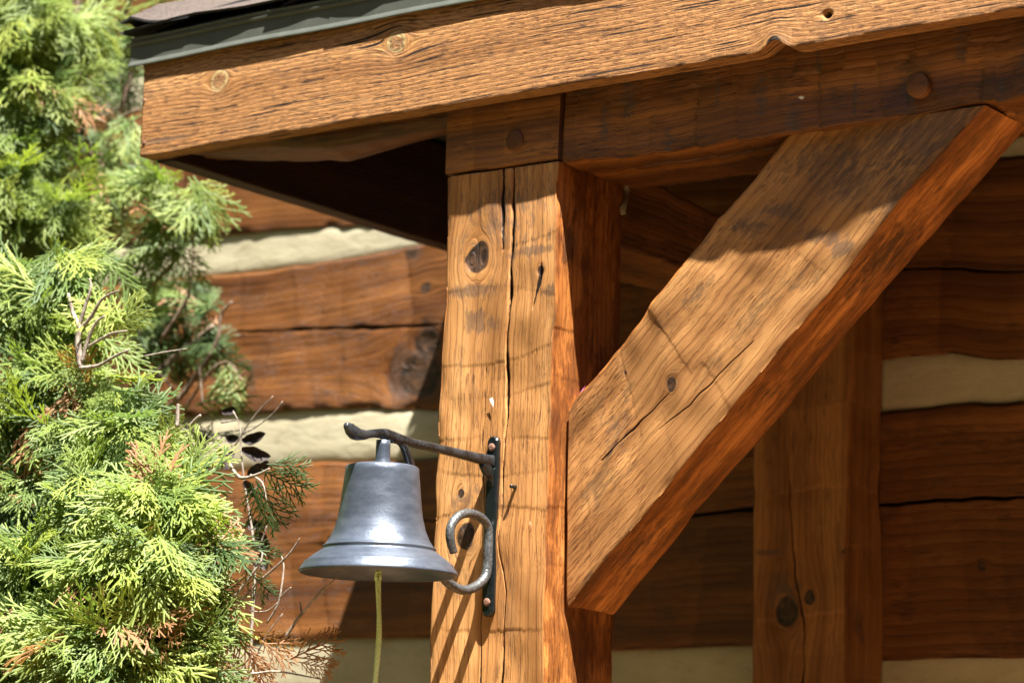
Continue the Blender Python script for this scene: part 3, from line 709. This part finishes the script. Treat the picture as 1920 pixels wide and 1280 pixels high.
# hip caps folded over the corner ridge, the lowest one bowed up off the corner
hv = np.array([1, 1, tp]); hv /= np.linalg.norm(hv)
for k in range(8):
    nu, nv = 14, 6; V = []; s0 = -.018+k*.14
    for side in (0, 1):
        for a in range(nu+1):
            for b in range(nv+1):
                u, v = (a/nu-.5)*.30, b/nv
                P = np.array([ex0, ey0, EZ0])+hv*(s0+v*.29)
                off = np.array([u, 0, 0]) if u > 0 else np.array([0, -u, 0])
                bow = .030*math.exp(-((u)/.055)**2)*math.exp(-((v*.29-.05)/.09)**2) if k == 0 else .004
                z0 = .0085+.006*(1-v)+(0.010 if k else .003)-.0*abs(u)
                Q = P+off+np.array([0, 0, z0+bow+.004*side-.010*(abs(u) < .02)])
                V.append(Q)
    V = np.array(V); q = (nu+1)*(nv+1); F = []
    V[:, 1] = np.minimum(V[:, 1], WY-.003)
    for a in range(nu):
        for b in range(nv):
            i = a*(nv+1)+b; F.append((i+q, i+nv+1+q, i+nv+2+q, i+1+q)); F.append((i, i+1, i+nv+2, i+nv+1))
    bd = [a*(nv+1) for a in range(nu+1)]+[nu*(nv+1)+b for b in range(1, nv+1)]+[a*(nv+1)+nv for a in range(nu-1, -1, -1)]+[b for b in range(nv-1, 0, -1)]
    for i in range(len(bd)): a, b = bd[i], bd[(i+1) % len(bd)]; F.append((a, b, b+q, a+q))
    o = mesh('hip_cap', V, F, SHINGLE, False, tuple(V[0]), roof); o.data.materials.append(SHINGLE_UNDER)
    for p in o.data.polygons:
        if p.normal.z < .3: p.material_index = 1

# ------------------------------------------------------------------ bell and bracket
def tube(name, pts, rad, mat, parent=None, n=10, loc=None, squash=None, smooth=True, res=4, kind=None):
    """tapered tube through points (Catmull-Rom); squash scales along a world vector"""
    P = np.array(pts, float); r = np.array(rad, float) if hasattr(rad, '__len__') else np.full(len(P), rad)
    if len(P) > 2 and res > 1:
        Q, rr = [], []
        for i in range(len(P)-1):
            p0, p1, p2, p3 = P[max(i-1, 0)], P[i], P[i+1], P[min(i+2, len(P)-1)]
            for k in range(res):
                t = k/res; Q.append(.5*((2*p1)+(-p0+p2)*t+(2*p0-5*p1+4*p2-p3)*t*t+(-p0+3*p1-3*p2+p3)*t**3)); rr.append(r[i]*(1-t)+r[i+1]*t)
        Q.append(P[-1]); rr.append(r[-1]); P, r = np.array(Q), np.array(rr)
    T = np.gradient(P, axis=0); T /= np.linalg.norm(T, axis=1)[:, None]+1e-12
    a = np.array([1, 0, 0]) if abs(T[0][0]) < .9 else np.array([0, 0, 1.]); V = []
    for i in range(len(P)):
        a = a-T[i]*(a@T[i]); a = a/np.linalg.norm(a); b = np.cross(T[i], a)
        for k in range(n):
            th = 2*math.pi*k/n; d = a*math.cos(th)+b*math.sin(th)
            if squash is not None: d = d*squash
            V.append(P[i]+d*r[i])
    F = []
    for i in range(len(P)-1):
        for k in range(n): F.append((i*n+k, i*n+(k+1) % n, (i+1)*n+(k+1) % n, (i+1)*n+k))
    F.append(tuple(range(n))[::-1]); F.append(tuple((len(P)-1)*n+k for k in range(n)))
    if name is None: return V, F
    return mesh(name, V, F, mat, smooth, tuple(pts[0]) if loc is None else loc, parent)

BXp = -.0995; bp = lambda x, y: atX(x, y, BXp)
brk = empty('bell_bracket', (BXp, -.004, 2.02), 'black iron bracket with scroll screwed to the front of the post', 'bracket')
# back plate with rounded ends
zt, zb, hw = 2.149, 1.889, .0095; prof = []
for k in range(9): a = math.pi*k/8; prof.append((hw*math.cos(a), zt-hw+hw*math.sin(a)))
for k in range(9): a = math.pi+math.pi*k/8; prof.append((hw*math.cos(a), zb+hw+hw*math.sin(a)))
V, F = [], []; n = len(prof)
for yy, sc in ((.004, 1), (-.006, 1), (-.0085, .82)):
    for x, zz in prof: V.append((BXp+x*sc, yy, zz+(0 if sc == 1 else (-.0015 if zz > 2.02 else .0015))))
for q in range(2):
    for k in range(n): F.append((q*n+k, q*n+(k+1) % n, (q+1)*n+(k+1) % n, (q+1)*n+k))
F.append(tuple(2*n+k for k in range(n)))
F = [f[::-1] for f in F]
mesh('back_plate', V, F, ENAMEL, False, (BXp, -.004, 2.02), brk)
for x, y in ((927, 838), (922, 1128)):
    P = atY(x, y, -.0085); P[0] = BXp; peg(brk, P, (0, -1, 0), .0058, RUST, .0022, 'screw')
# arm: I-shaped bar with an upturned tail
def bar(name, pts, hz, hx, mat, parent, res=4):
    """rectangular, slightly rounded bar in the plane X = BXp; pts (Y,z), half heights"""
    pts = np.array(pts, float); hz = np.array(hz, float); hx = np.array(hx, float); t = np.linspace(0, len(pts)-1, (len(pts)-1)*res+1)
    # smooth through points
    i0 = np.clip(t.astype(int), 0, len(pts)-2); tt = t-i0
    g = lambda k: pts[np.clip(i0+k, 0, len(pts)-1)]
    P = .5*((2*g(0))+(-g(-1)+g(1))*tt[:, None]+(2*g(-1)-5*g(0)+4*g(1)-g(2))*(tt**2)[:, None]+(-g(-1)+3*g(0)-3*g(1)+g(2))*(tt**3)[:, None])
    H = np.interp(t, range(len(hz)), hz); Wd = np.interp(t, range(len(hx)), hx); T = np.gradient(P, axis=0); T /= np.linalg.norm(T, axis=1)[:, None]
    V = []; sec = [(-1, -.6), (-.65, -1), (.65, -1), (1, -.6), (1, .6), (.65, 1), (-.65, 1), (-1, .6)]
    nzf = vnoise(77)
    for k in range(len(P)):
        N = np.array([-T[k][1], T[k][0]])
        for a, b in sec:
            jit = 1+.02*float(nzf(k*.9, a*3+b))
            q = P[k]+N*(b*H[k]*jit); V.append((BXp+a*Wd[k]*jit, q[0], q[1]))
    n = 8; F = []
    for k in range(len(P)-1):
        for j in range(n): F.append((k*n+j, k*n+(j+1) % n, (k+1)*n+(j+1) % n, (k+1)*n+j))
    F.append(tuple(range(n))[::-1]); F.append(tuple((len(P)-1)*n+j for j in range(n)))
    return mesh(name, V, F, mat, True, V[0], parent)
yz = lambda x, y: (float(bp(x, y)[1]), float(bp(x, y)[2]))
bar('arm', [(-.003, yz(935, 868)[1]), yz(900, 860), yz(860, 850), yz(810, 838), yz(770, 829), yz(740, 820), yz(720, 813), yz(703, 812), yz(688, 814), yz(676, 815), yz(664, 811), yz(655, 803), yz(648, 795)],
    [.0095, .0075, .0062, .0055, .0055, .007, .0068, .0055, .0055, .0072, .0085, .0075, .003], [.006, .0058, .0055, .0055, .0055, .006, .007, .006, .006, .0065, .0065, .0055, .003], IRON, brk, 5)
bar('gusset', [(-.004, yz(935, 915)[1]), (-.008, yz(935, 895)[1]), (-.017, yz(922, 876)[1]-.006), (-.030, yz(905, 864)[1]-.002)], [.004, .008, .009, .006], [.006, .006, .006, .005], ENAMEL, brk)
bar('strut', [yz(732, 824), yz(748, 826), yz(757, 836), yz(763, 852), yz(768, 868), yz(773, 886)], [.004, .005, .0055, .0058, .006, .006], [.005]*6, IRON, brk)
sc = [(852, 1036), (846, 1010), (847, 988), (858, 970), (876, 962), (898, 967), (915, 984), (924, 1008), (926, 1034), (922, 1060), (910, 1084), (892, 1100), (872, 1106), (852, 1099), (836, 1086), (822, 1066)]
tube('scroll', [np.array([BXp, min(bp(x, y)[1]-.002, -.009), bp(x, y)[2]]) for x, y in sc], [.0056]+[.0066]*6+[.0076]*3+[.007]*5+[.0055], SCROLL, brk, n=12, res=5)

bell = empty('bell', (BXp, -.256, 1.93), 'silver painted hand-rung bell hanging from the iron bracket', 'bell')
by = -.256; ZT = float(bp(716, 874)[2])
prof_px = [(0, -3.5), (14, -3.2), (40, -2.6), (60, -1.6), (66, 0), (69, 3), (70, 12), (73, 40), (76.5, 72), (80, 95), (86, 117), (93, 133), (101, 145), (103, 147), (106, 148), (107, 151), (104.5, 153),
           (112, 159), (124, 167), (133, 174), (136, 177), (139.5, 178), (140, 181), (146, 189), (149, 194), (149.5, 197), (147, 199), (141, 197), (120, 180), (98, 158), (85, 130), (74, 80), (66, 15), (20, 6), (0, 6)]
scl = depth((BXp, by, 2.0))/FPX; V, F = [], []; n = 72; k = len(prof_px)
for rr, dz in prof_px:
    for j in range(n): a = 2*math.pi*j/n; V.append((BXp+rr*scl*math.cos(a), by+rr*scl*math.sin(a), ZT-dz*scl*1.025))
for q in range(k-1):
    for j in range(n): F.append((q*n+j, (q+1)*n+j, (q+1)*n+(j+1) % n, q*n+(j+1) % n))
mesh('bell_body', V, F, BELL, True, (BXp, by, ZT), bell)
tube('stem', [(BXp, by, ZT-.002), (BXp, by, ZT+.006), (BXp, by, ZT+.012), (BXp, by, ZT+.036)], [.0125, .0112, .0102, .0098], BELL, bell, n=20, res=3)
cl = tube('clapper', [(BXp, by, ZT-.01), (BXp, by, ZT-.09), (BXp, by, ZT-.102), (BXp, by, ZT-.116), (BXp, by, ZT-.128), (BXp, by, ZT-.134)], [.003, .003, .009, .0135, .009, .003], IRON, bell, n=14)
# pull cord
zc = ZT-.130; cp = []
for (x, y) in ((710, 1068), (709, 1090), (710, 1130), (711, 1180), (708, 1230), (703, 1290), (702, 1400), (704, 1600)): cp.append(atY(x, y, by))
cord = empty('pull_cord', tuple(cp[0]), 'yellow-green pull cord knotted to the clapper and hanging below', 'cord')
for sgn in (-1, 1):
    tube('cord_strand', [p+np.array([.0016*sgn*math.cos(i*.9), .001*sgn, 0]) for i, p in enumerate(cp)], [.0022, .0026, .0030, .0032, .0033, .0033, .0033, .0033], CORD, cord, n=8, res=6)
kp = atY(709, 1080, by); pts = []
for k in range(26): a = k*.72; pts.append(kp+np.array([.0036*math.cos(a), .0036*math.sin(a), .003*math.sin(a*1.5)+.006*(k/25-.5)]))
tube('knot', pts, .0015, CORD, cord, n=7, res=3)
tube('loose_end', [kp+np.array([.002, -.004, 0]), kp+np.array([.006, -.006, -.008]), kp+np.array([.004, -.007, -.018]), kp+np.array([.007, -.006, -.026])], .0014, CORD, cord, n=6)

# wisp of dead leaf and web under the beam, beside the post top
wz = atX(1168, 378, .006)
V, F = [], []
for i in range(9):
    for j in range(4):
        t = i/8; V.append(wz+np.array([.004+.006*math.sin(j*1.4+t*5), .006*math.sin(t*6)+(j-1.5)*.0028*math.sin(math.pi*min(1, t+.15)), .024-.045*t]))
for i in range(8):
    for j in range(3): F.append((i*4+j, i*4+j+1, (i+1)*4+j+1, (i+1)*4+j))
tag(mesh('dried_leaf', V, F, WEB, True, tuple(wz)), 'small curled dry leaf hanging in the corner under the beam', 'leaf')

# ------------------------------------------------------------------ arborvitae
def spray_proto(seed, dead=0.0, tone=.5, L=1.0):
    """flat fan of scale twigs along +x, in the xy plane; returns V,F(quads),tip"""
    R = np.random.RandomState(seed); V, F, tip = [], [], []
    def seg(p, d, ln, w0, w1, tp0, tp1, curve, k=2):
        p = np.array(p, float); d = np.array(d, float); pts = [p.copy()]
        for _ in range(k):
            d = d+np.array([0, 0, -curve/k]); d[:2] = Rz(R.uniform(-.08, .08))@d[:2]; d /= np.linalg.norm(d); p = p+d*ln/k; pts.append(p.copy())
        b = len(V)
        for i, q in enumerate(pts):
            t = i/k; dd = d; s = np.array([-dd[1], dd[0], 0]); s /= np.linalg.norm(s)+1e-9; wd = w0*(1-t)+w1*t; tpv = tp0*(1-t)+tp1*t
            V.extend([q-s*wd, q+np.array([0, 0, wd*.75]), q+s*wd]); tip.extend([tpv]*3)
        for i in range(k):
            o = b+i*3; F.append((o, o+3, o+4, o+1)); F.append((o+1, o+4, o+5, o+2))
        return pts
    def Rz(a): return np.array([[math.cos(a), -math.sin(a)], [math.sin(a), math.cos(a)]])
    main = seg((0, 0, 0), (1, 0, .05), .95, .0165, .0115, 0, .6, .5, 6)
    npin = R.randint(5, 8)
    for q in range(npin):
        for sgn in (-1, 1):
            t = (q+.45+(.3 if sgn > 0 else 0))/(npin+.3); i = min(int(t*6), 5); P = main[i]+(main[i+1]-main[i])*(t*6-i)
            ln = (.50*math.sin(math.pi*min(1, .25+t*.75))+.13)*R.uniform(.7, 1.15)
            a = sgn*R.uniform(.45, .75); dz = R.uniform(-.2, .15); d0 = np.array([math.cos(a), math.sin(a), dz])
            pp = seg(P, d0, ln, .0135, .0105, .1, .85, .3, 3)
            ns = max(1, int(ln/.15))
            for u in range(ns):
                for s2 in (-1, 1):
                    tt = (u+.5+.22*s2)/ns
                    if tt > .9 or R.rand() < .2: continue
                    ii = min(int(tt*3), 2); PP = pp[ii]+(pp[ii+1]-pp[ii])*(tt*3-ii); dd = pp[ii+1]-pp[ii]; dd = dd/np.linalg.norm(dd)
                    d2 = dd.copy(); d2[:2] = Rz(s2*R.uniform(.4, .65))@dd[:2]; d2[2] += R.uniform(-.25, .25)
                    seg(PP, d2, R.uniform(.11, .23)*(1.15-.5*tt), .0125, .009, .3, 1, .2, 2)
    return np.array(V), np.array(F), np.array(tip)
PROTO = [spray_proto(200+i) for i in range(9)]
RT = np.random.RandomState(12)
def orient(a, n):
    a = a/np.linalg.norm(a); n = n-a*(n@a); n = n/(np.linalg.norm(n)+1e-9); return np.stack([a, np.cross(n, a), n], 1)
UP = np.array([0, 0, 1.0]); TOCAM = np.array([.58, -.79, -.15])
VARMESH = {}
def var_mesh(pi, ti, dead):
    key = (pi, ti, dead)
    if key not in VARMESH:
        V, F, tip = PROTO[pi]
        o = mesh('foliage_spray', V, F, LEAF, True, attrs=dict(tone=np.full(len(V), ti/5), tip=tip, dead=np.full(len(V), float(dead))))
        VARMESH[key] = o.data; bpy.data.objects.remove(o)
    return VARMESH[key]
def lobes_to_sprays(lobes, dens):
    out = []
    for (px, py, rp, Y, tone) in lobes:
        c = atY(px, py, Y); r = rp*depth(c)/FPX; cnt = int(dens*(.8 if px > 230 and Y > .3 else 1)*(rp/10.0)**2)
        for _ in range(cnt):
            v = RT.normal(size=3); v /= np.linalg.norm(v)
            if v@TOCAM < -.35: v = v-2*TOCAM*(v@TOCAM)*.9
            v /= np.linalg.norm(v)
            rr = r*RT.uniform(.2, 1.0)*(.8+.35*math.sin(v[0]*5+px*.1)*math.sin(v[2]*6+py*.1))
            a = v*.75+np.array([0, 0, -.45])+np.array([.25, -.15, 0])*0+RT.normal(size=3)*.33
            nn = UP*.55+TOCAM*.75+v*.25+RT.normal(size=3)*.35
            L = RT.uniform(.05, .13)
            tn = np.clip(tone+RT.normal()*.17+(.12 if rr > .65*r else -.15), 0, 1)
            dead = RT.rand() < .05
            a = a/np.linalg.norm(a)
            out.append((c+v*rr*.85-a*L*.35, a, nn, L, tn, dead))
    return out
def build_tree(name, label, sprays, root, trunk, limbs, nind, grp, extra_twigs=()):
    t = empty(name, root, label, 'tree', grp)
    tube('trunk', [p for p, r in trunk], [r for p, r in trunk], BARK, t, n=12, res=5)
    for pts, rad in limbs: tube('branch', pts, rad, BARK, t, n=7, res=4)
    for pts, rad in extra_twigs: tube('twig', pts, rad, TWIG, t, n=6, res=4)
    sprays = sorted(sprays, key=lambda s: depth(s[0])-.6*s[3])
    def inview(P):
        z_ = depth(P); d = np.asarray(P)-CAM; return 0 < 960+FPX*(d@_r)/z_ < 1920 and 0 < 640-FPX*(d@_u)/z_ < 1280
    ind = [s for s in sprays if inview(s[0])][:nind]; ids = set(id(s) for s in ind); rest = [s for s in sprays if id(s) not in ids]
    for P, a, nn, L, tn, dead in ind:
        o = link('foliage_spray', var_mesh(RT.randint(9), int(round(tn*5)), bool(dead)), t, tuple(P))
        M3 = Matrix([list(r_) for r_ in orient(a, nn)]); o.rotation_euler = M3.to_euler(); o.scale = (L, L, L)
    VV, FF, TT, TO, DD = [], [], [], [], []; base = 0
    for P, a, nn, L, tn, dead in rest:
        V, F, tip = PROTO[RT.randint(9)]; Rm = orient(a, nn)
        VV.append(P+(V*L)@Rm.T); FF.append(F+base); base += len(V); TT.append(np.full(len(V), tn)); TO.append(tip); DD.append(np.full(len(V), float(dead)))
    cr = mesh('crown', np.vstack(VV), np.vstack(FF), LEAF, True, tuple(root), t, dict(tone=np.concatenate(TT), tip=np.concatenate(TO), dead=np.concatenate(DD)))
    cr['kind'] = 'stuff'
    return t

# bushy arborvitae in front, lower left
LA = [(30, 1230, 150, -.12, .62), (170, 1240, 150, -.14, .66), (285, 1220, 125, -.10, .66), (370, 1215, 75, -.04, .6), (60, 1080, 130, -.06, .55), (200, 1080, 130, -.10, .7), (305, 1060, 110, -.10, .72),
      (385, 1020, 58, -.04, .66), (300, 950, 110, -.06, .78), (355, 895, 46, .0, .85), (180, 930, 110, -.02, .6), (50, 940, 100, .02, .5), (312, 850, 55, .02, .85), (220, 820, 85, .03, .62), (110, 810, 90, .04, .66),
      (10, 820, 90, .05, .6), (150, 720, 75, .08, .72), (50, 700, 90, .06, .66), (190, 640, 40, .14, .6), (60, 590, 80, .08, .6), (20, 520, 80, .10, .6), (110, 500, 60, .10, .6), (200, 500, 30, .2, .55), (215, 590, 32, .05, .9), (130, 580, 50, .12, .62), (395, 1110, 45, .0, .6),
      (240, 760, 60, .06, .7), (100, 1000, 120, .1, .3), (250, 1000, 120, .1, .3), (310, 1130, 90, .1, .3), (100, 880, 120, .16, .25), (380, 950, 60, .1, .3)]
LA = [(px, py, rp, Y-.28, tn) for px, py, rp, Y, tn in LA]
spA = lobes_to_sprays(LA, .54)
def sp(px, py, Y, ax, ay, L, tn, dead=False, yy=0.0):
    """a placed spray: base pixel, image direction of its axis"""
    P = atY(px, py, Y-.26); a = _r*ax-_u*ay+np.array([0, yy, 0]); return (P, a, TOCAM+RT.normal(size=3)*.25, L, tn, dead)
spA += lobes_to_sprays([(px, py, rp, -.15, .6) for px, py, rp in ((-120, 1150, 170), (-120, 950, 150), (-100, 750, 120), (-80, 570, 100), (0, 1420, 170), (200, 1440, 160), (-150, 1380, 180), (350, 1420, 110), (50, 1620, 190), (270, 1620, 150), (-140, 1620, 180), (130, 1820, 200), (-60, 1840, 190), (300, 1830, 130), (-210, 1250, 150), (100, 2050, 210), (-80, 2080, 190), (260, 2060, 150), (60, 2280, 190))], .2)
spA += [sp(490, 880, .03, .9, .55, .075, .15), sp(480, 900, .03, .55, .9, .08, .1), sp(470, 905, .04, .2, 1, .075, .1), sp(500, 870, .03, 1, .1, .06, .15), sp(460, 1060, .02, .5, .8, .06, .1), sp(455, 1000, .05, .7, .6, .06, .12),
        sp(470, 1180, -.02, .8, .5, .07, .4, True), sp(440, 1190, -.03, .5, .8, .08, .4, True), sp(490, 1200, -.02, .9, .7, .06, .4, True), sp(545, 1235, -.01, .75, -.35, .075, .4, True), sp(420, 1200, -.05, .2, 1, .08, .4, True),
        sp(470, 1215, -.04, .3, .95, .07, .4, True), sp(560, 1240, -.01, .9, .3, .05, .4, True), sp(180, 620, .03, .85, -.45, .085, .95), sp(190, 600, .03, .95, .1, .06, .95)]
P_ = lambda L, Y: [atY(x, y, Y) for x, y in L]
PA_ = lambda L, Y: P_(L, Y-.28)
limA = [(PA_([(-40, 1330), (40, 1150), (90, 1000), (110, 850)], .10), [.016, .013, .010, .006]), (PA_([(-40, 1330), (120, 1200), (260, 1080), (370, 980)], .06), [.014, .011, .008, .004]),
        (PA_([(60, 1330), (220, 1260), (360, 1200), (450, 1180)], .02), [.011, .008, .006, .003]), (PA_([(90, 1000), (180, 900), (260, 840), (330, 800)], .08), [.009, .007, .005, .003]), (PA_([(110, 850), (100, 720), (60, 600)], .12), [.009, .006, .004])]
twA = [(PA_([(152, 690), (146, 640), (150, 615), (138, 590), (128, 550)], -.02), [.0055, .005, .0045, .0035, .002]), (PA_([(148, 612), (158, 580), (170, 540), (168, 522)], -.02), [.0035, .003, .002, .0014]),
       (PA_([(150, 618), (172, 592), (192, 560), (222, 545)], -.02), [.0035, .003, .0022, .0014]), (PA_([(154, 680), (164, 640), (180, 605), (196, 592)], -.02), [.0035, .003, .0025, .0016]),
       (PA_([(150, 690), (185, 685), (215, 668), (243, 655)], -.03), [.003, .0028, .0024, .0014]), (PA_([(165, 650), (190, 635), (210, 625), (238, 620)], -.02), [.0028, .0024, .002, .0013]),
       (PA_([(455, 1125), (480, 1095), (520, 1060), (545, 1035), (562, 1008)], .0), [.0014, .0022, .002, .0017, .0009]), (PA_([(500, 1168), (520, 1135), (528, 1100), (532, 1060), (528, 1042)], .0), [.0018, .0018, .0015, .0012, .0008]),
       (PA_([(524, 1120), (536, 1108), (546, 1100)], .0), [.0012, .001, .0007]), (PA_([(470, 1145), (500, 1145), (522, 1128)], .0), [.0008, .0011, .0012]),
       (PA_([(535, 1195), (558, 1160), (575, 1140), (600, 1110), (632, 1082)], .0), [.0026, .0026, .0022, .0018, .0009]), (PA_([(565, 1150), (564, 1138), (562, 1128)], .0), [.0018, .0016, .001]),
       (PA_([(590, 1124), (604, 1104)], .0), [.0014, .0008]), (PA_([(420, 1250), (470, 1262), (520, 1258), (600, 1272)], -.01), [.0024, .002, .0014, .0008]), (PA_([(440, 1120), (466, 1085), (488, 1055), (492, 1035)], -.03), [.003, .0028, .002, .001]),
       (PA_([(332, 800), (333, 775), (334, 757)], -.01), [.0035, .003, .0022]), (PA_([(355, 800), (368, 785), (376, 778)], .0), [.003, .0026, .002]), (PA_([(270, 668), (310, 660), (350, 654)], .12), [.0014, .0014, .0009]),
       (PA_([(430, 870), (450, 895), (480, 890), (505, 878)], .02), [.003, .0026, .002, .0014]), (PA_([(470, 890), (492, 905), (500, 940)], .03), [.0018, .0014, .0008])]
treeA = build_tree('arborvitae', 'bushy bright green arborvitae filling the lower left', spA, (float(PA_([(-40, 1330)], .1)[0][0]), -.18, 0),
                   [(np.array([float(PA_([(-40, 1330)], .1)[0][0])-.02, -.18, -.02]), .035), (np.array([float(PA_([(-40, 1330)], .1)[0][0]), -.18, .9]), .026), (PA_([(-40, 1330)], .1)[0], .017)], limA, 260, 'evergreens against the cabin', twA)

# taller arborvitae behind, upper left, its branch tips reaching under the eave
LB_ = [(20, 140, 90, .2, .55), (110, 200, 55, .3, .5), (20, 360, 80, .16, .55), (110, 380, 60, .2, .55), (70, 30, 90, .2, .6), (150, 330, 40, .3, .5), (100, 130, 60, .3, .5), (175, 60, 50, .36, .5), (60, 240, 85, .26, .45), (150, 250, 55, .72, .2), (225, 120, 45, .76, .25), (185, 390, 50, .72, .3), (120, 420, 60, .66, .25), (130, 20, 80, .7, .25), (215, 300, 34, .6, .3), (300, 20, 40, .66, .5), (30, 60, 110, .22, .55), (130, 50, 80, .26, .6), (60, 180, 90, .2, .45), (20, 290, 90, .18, .42), (50, 400, 80, .2, .5), (95, 450, 55, .22, .55), 
       (300, 350, 48, .38, .5), (365, 365, 45, .40, .55), (290, 420, 38, .40, .45), (340, 420, 40, .40, .35), (250, 330, 40, .42, .45), (235, 230, 30, .5, .5), (260, 60, 36, .6, .3), (340, 20, 42, .62, .4), (240, 280, 34, .55, .3),
       (210, 350, 40, .5, .4), (280, 480, 36, .44, .5), (330, 480, 26, .42, .5), (10, 480, 60, .22, .5), (200, 120, 30, .55, .25), (230, 170, 34, .62, .2), (160, 400, 40, .5, .3), (60, 120, 80, .45, .15), (60, 300, 80, .45, .15), (200, 470, 30, .5, .4)]
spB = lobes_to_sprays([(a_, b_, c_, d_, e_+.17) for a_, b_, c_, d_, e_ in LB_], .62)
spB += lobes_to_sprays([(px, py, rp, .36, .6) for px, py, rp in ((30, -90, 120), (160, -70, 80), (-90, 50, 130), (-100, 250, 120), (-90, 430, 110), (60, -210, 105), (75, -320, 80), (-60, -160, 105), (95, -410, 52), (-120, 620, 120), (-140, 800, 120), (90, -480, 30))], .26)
# boughs between the bush and the wall, their shade put into low leaf tones
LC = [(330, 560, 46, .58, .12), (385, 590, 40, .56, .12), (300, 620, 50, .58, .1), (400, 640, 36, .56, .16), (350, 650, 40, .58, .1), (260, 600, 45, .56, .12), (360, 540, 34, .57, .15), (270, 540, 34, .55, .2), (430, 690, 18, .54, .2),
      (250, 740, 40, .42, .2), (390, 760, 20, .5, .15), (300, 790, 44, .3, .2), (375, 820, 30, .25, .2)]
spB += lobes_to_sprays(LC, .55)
limB = [(P_([(70, 520), (120, 440), (125, 300), (135, 160), (140, 40), (150, -80)], .42), [.012, .012, .011, .010, .009, .008]), (P_([(132, 160), (160, 140), (195, 95), (230, 30), (262, -40)], .44), [.009, .008, .007, .006, .005]),
        (P_([(110, 215), (80, 170), (62, 130)], .4), [.006, .005, .003]), (P_([(160, 265), (130, 215), (85, 190)], .36), [.005, .004, .003]), (P_([(175, 300), (150, 235), (105, 200), (82, 178)], .34), [.004, .004, .0035, .002]),
        (P_([(200, 240), (228, 220), (260, 205)], .5), [.004, .0035, .003]), (P_([(190, 330), (186, 290), (175, 270)], .48), [.007, .006, .004]), (P_([(225, 210), (238, 165), (246, 135)], .5), [.005, .0045, .004]),
        (P_([(232, 400), (240, 330), (250, 300), (243, 250)], .52), [.005, .0045, .004, .003]), (P_([(250, 560), (320, 500), (345, 450), (352, 410)], .44), [.003, .004, .0035, .002]),
        (P_([(250, 740), (310, 690), (345, 660), (400, 610)], .55), [.013, .012, .009, .004]), (P_([(240, 780), (320, 760), (370, 700), (405, 645), (415, 590), (435, 565)], .54), [.006, .0055, .005, .004, .003, .002]),
        (P_([(245, 790), (290, 775), (330, 745), (300, 700)], .5), [.004, .004, .003, .002]), (P_([(300, 640), (350, 560), (360, 500), (368, 430)], .5), [.004, .0035, .003, .002]), (P_([(380, 760), (375, 700), (372, 680)], .5), [.002, .002, .0015]), (P_([(60, 520), (90, 420), (85, 330)], .3), [.006, .005, .003]),
        (P_([(345, 770), (370, 730), (400, 690), (430, 680), (455, 715)], .54), [.003, .003, .0025, .002, .001])]
rb = P_([(60, 760)], .46)[0]
treeB = build_tree('arborvitae', 'taller loose arborvitae behind the fascia corner with bare grey branches', spB, (float(rb[0])-.05, .46, 0),
                   [(np.array([float(rb[0])-.05, .46, -.02]), .06), (np.array([float(rb[0])-.03, .46, 1.2]), .05), (rb, .042), (P_([(75, 500)], .46)[0], .036), (P_([(95, 250)], .47)[0], .030), (P_([(90, 0)], .48)[0], .024), (P_([(95, -250)], .48)[0], .016)],
                   limB, 200, 'evergreens against the cabin')

# ------------------------------------------------------------------ dry shrub with dark curled leaves
sh = P_([(490, 1500)], .0)[0]
shrub = empty('dry_shrub', (float(sh[0]), .0, 0), 'withered shrub with dark curled leaves between bush and bell', 'shrub')
tube('stem', [np.array([float(sh[0]), .0, -.02]), sh, *P_([(470, 1250), (478, 1050), (462, 930), (452, 850), (450, 800), (437, 770)], .0)], [.005, .0045, .003, .002, .0016, .0013, .0011, .0008], TWIG, shrub, n=7)
for L in ([(440, 835), (452, 818), (462, 800), (485, 770), (512, 742)], [(456, 812), (480, 800), (512, 775), (530, 752)], [(415, 792), (440, 788), (446, 786)], [(470, 1250), (500, 1190), (530, 1150)], [(462, 930), (480, 915), (495, 900)], [(478, 1050), (492, 1010), (500, 985)]):
    tube('stem', P_(L, .0), list(np.linspace(.0016, .0008, len(L))), TWIG, shrub, n=6)
def leaf(px, py, ax, ay, L, Wd, Y=.0, curl=1.0):
    c = atY(px, py, Y); a = _r*ax-_u*ay; a /= np.linalg.norm(a); n_ = -_f; b = np.cross(n_, a); V, F = [], []; k = RT.rand()*6
    for i in range(11):
        t = i/10; wd = Wd*math.sin(math.pi*min(1, .06+t*.94))**.75*(1+.07*math.sin(k+t*13))
        for j in range(5):
            s = (j-2)/2; V.append(c+a*(L*t)+b*(wd*s*.9+.004*math.sin(t*3+k))+n_*(.6*wd*abs(s)*curl+.008*math.sin(t*3+k)+.001*math.sin(t*15+s*5)))
    for i in range(10):
        for j in range(4): F.append((i*5+j, i*5+j+1, (i+1)*5+j+1, (i+1)*5+j))
    mesh('leaf', V, F, DRYLEAF, True, tuple(c), shrub)
for a in ((417, 768, .9, .25, .024, .008), (452, 822, 1, -.15, .040, .010), (453, 845, 1, .12, .046, .012), (498, 862, -.2, 1, .024, .009), (425, 815, .9, .4, .022, .008), (462, 885, 1, -.2, .034, .009), (455, 905, .8, .6, .03, .010),
          (480, 1000, .6, .6, .032, .012), (462, 975, .8, .3, .03, .010), (440, 850, -.6, .6, .03, .01), (485, 1035, .3, .9, .03, .01)):
    leaf(*a)
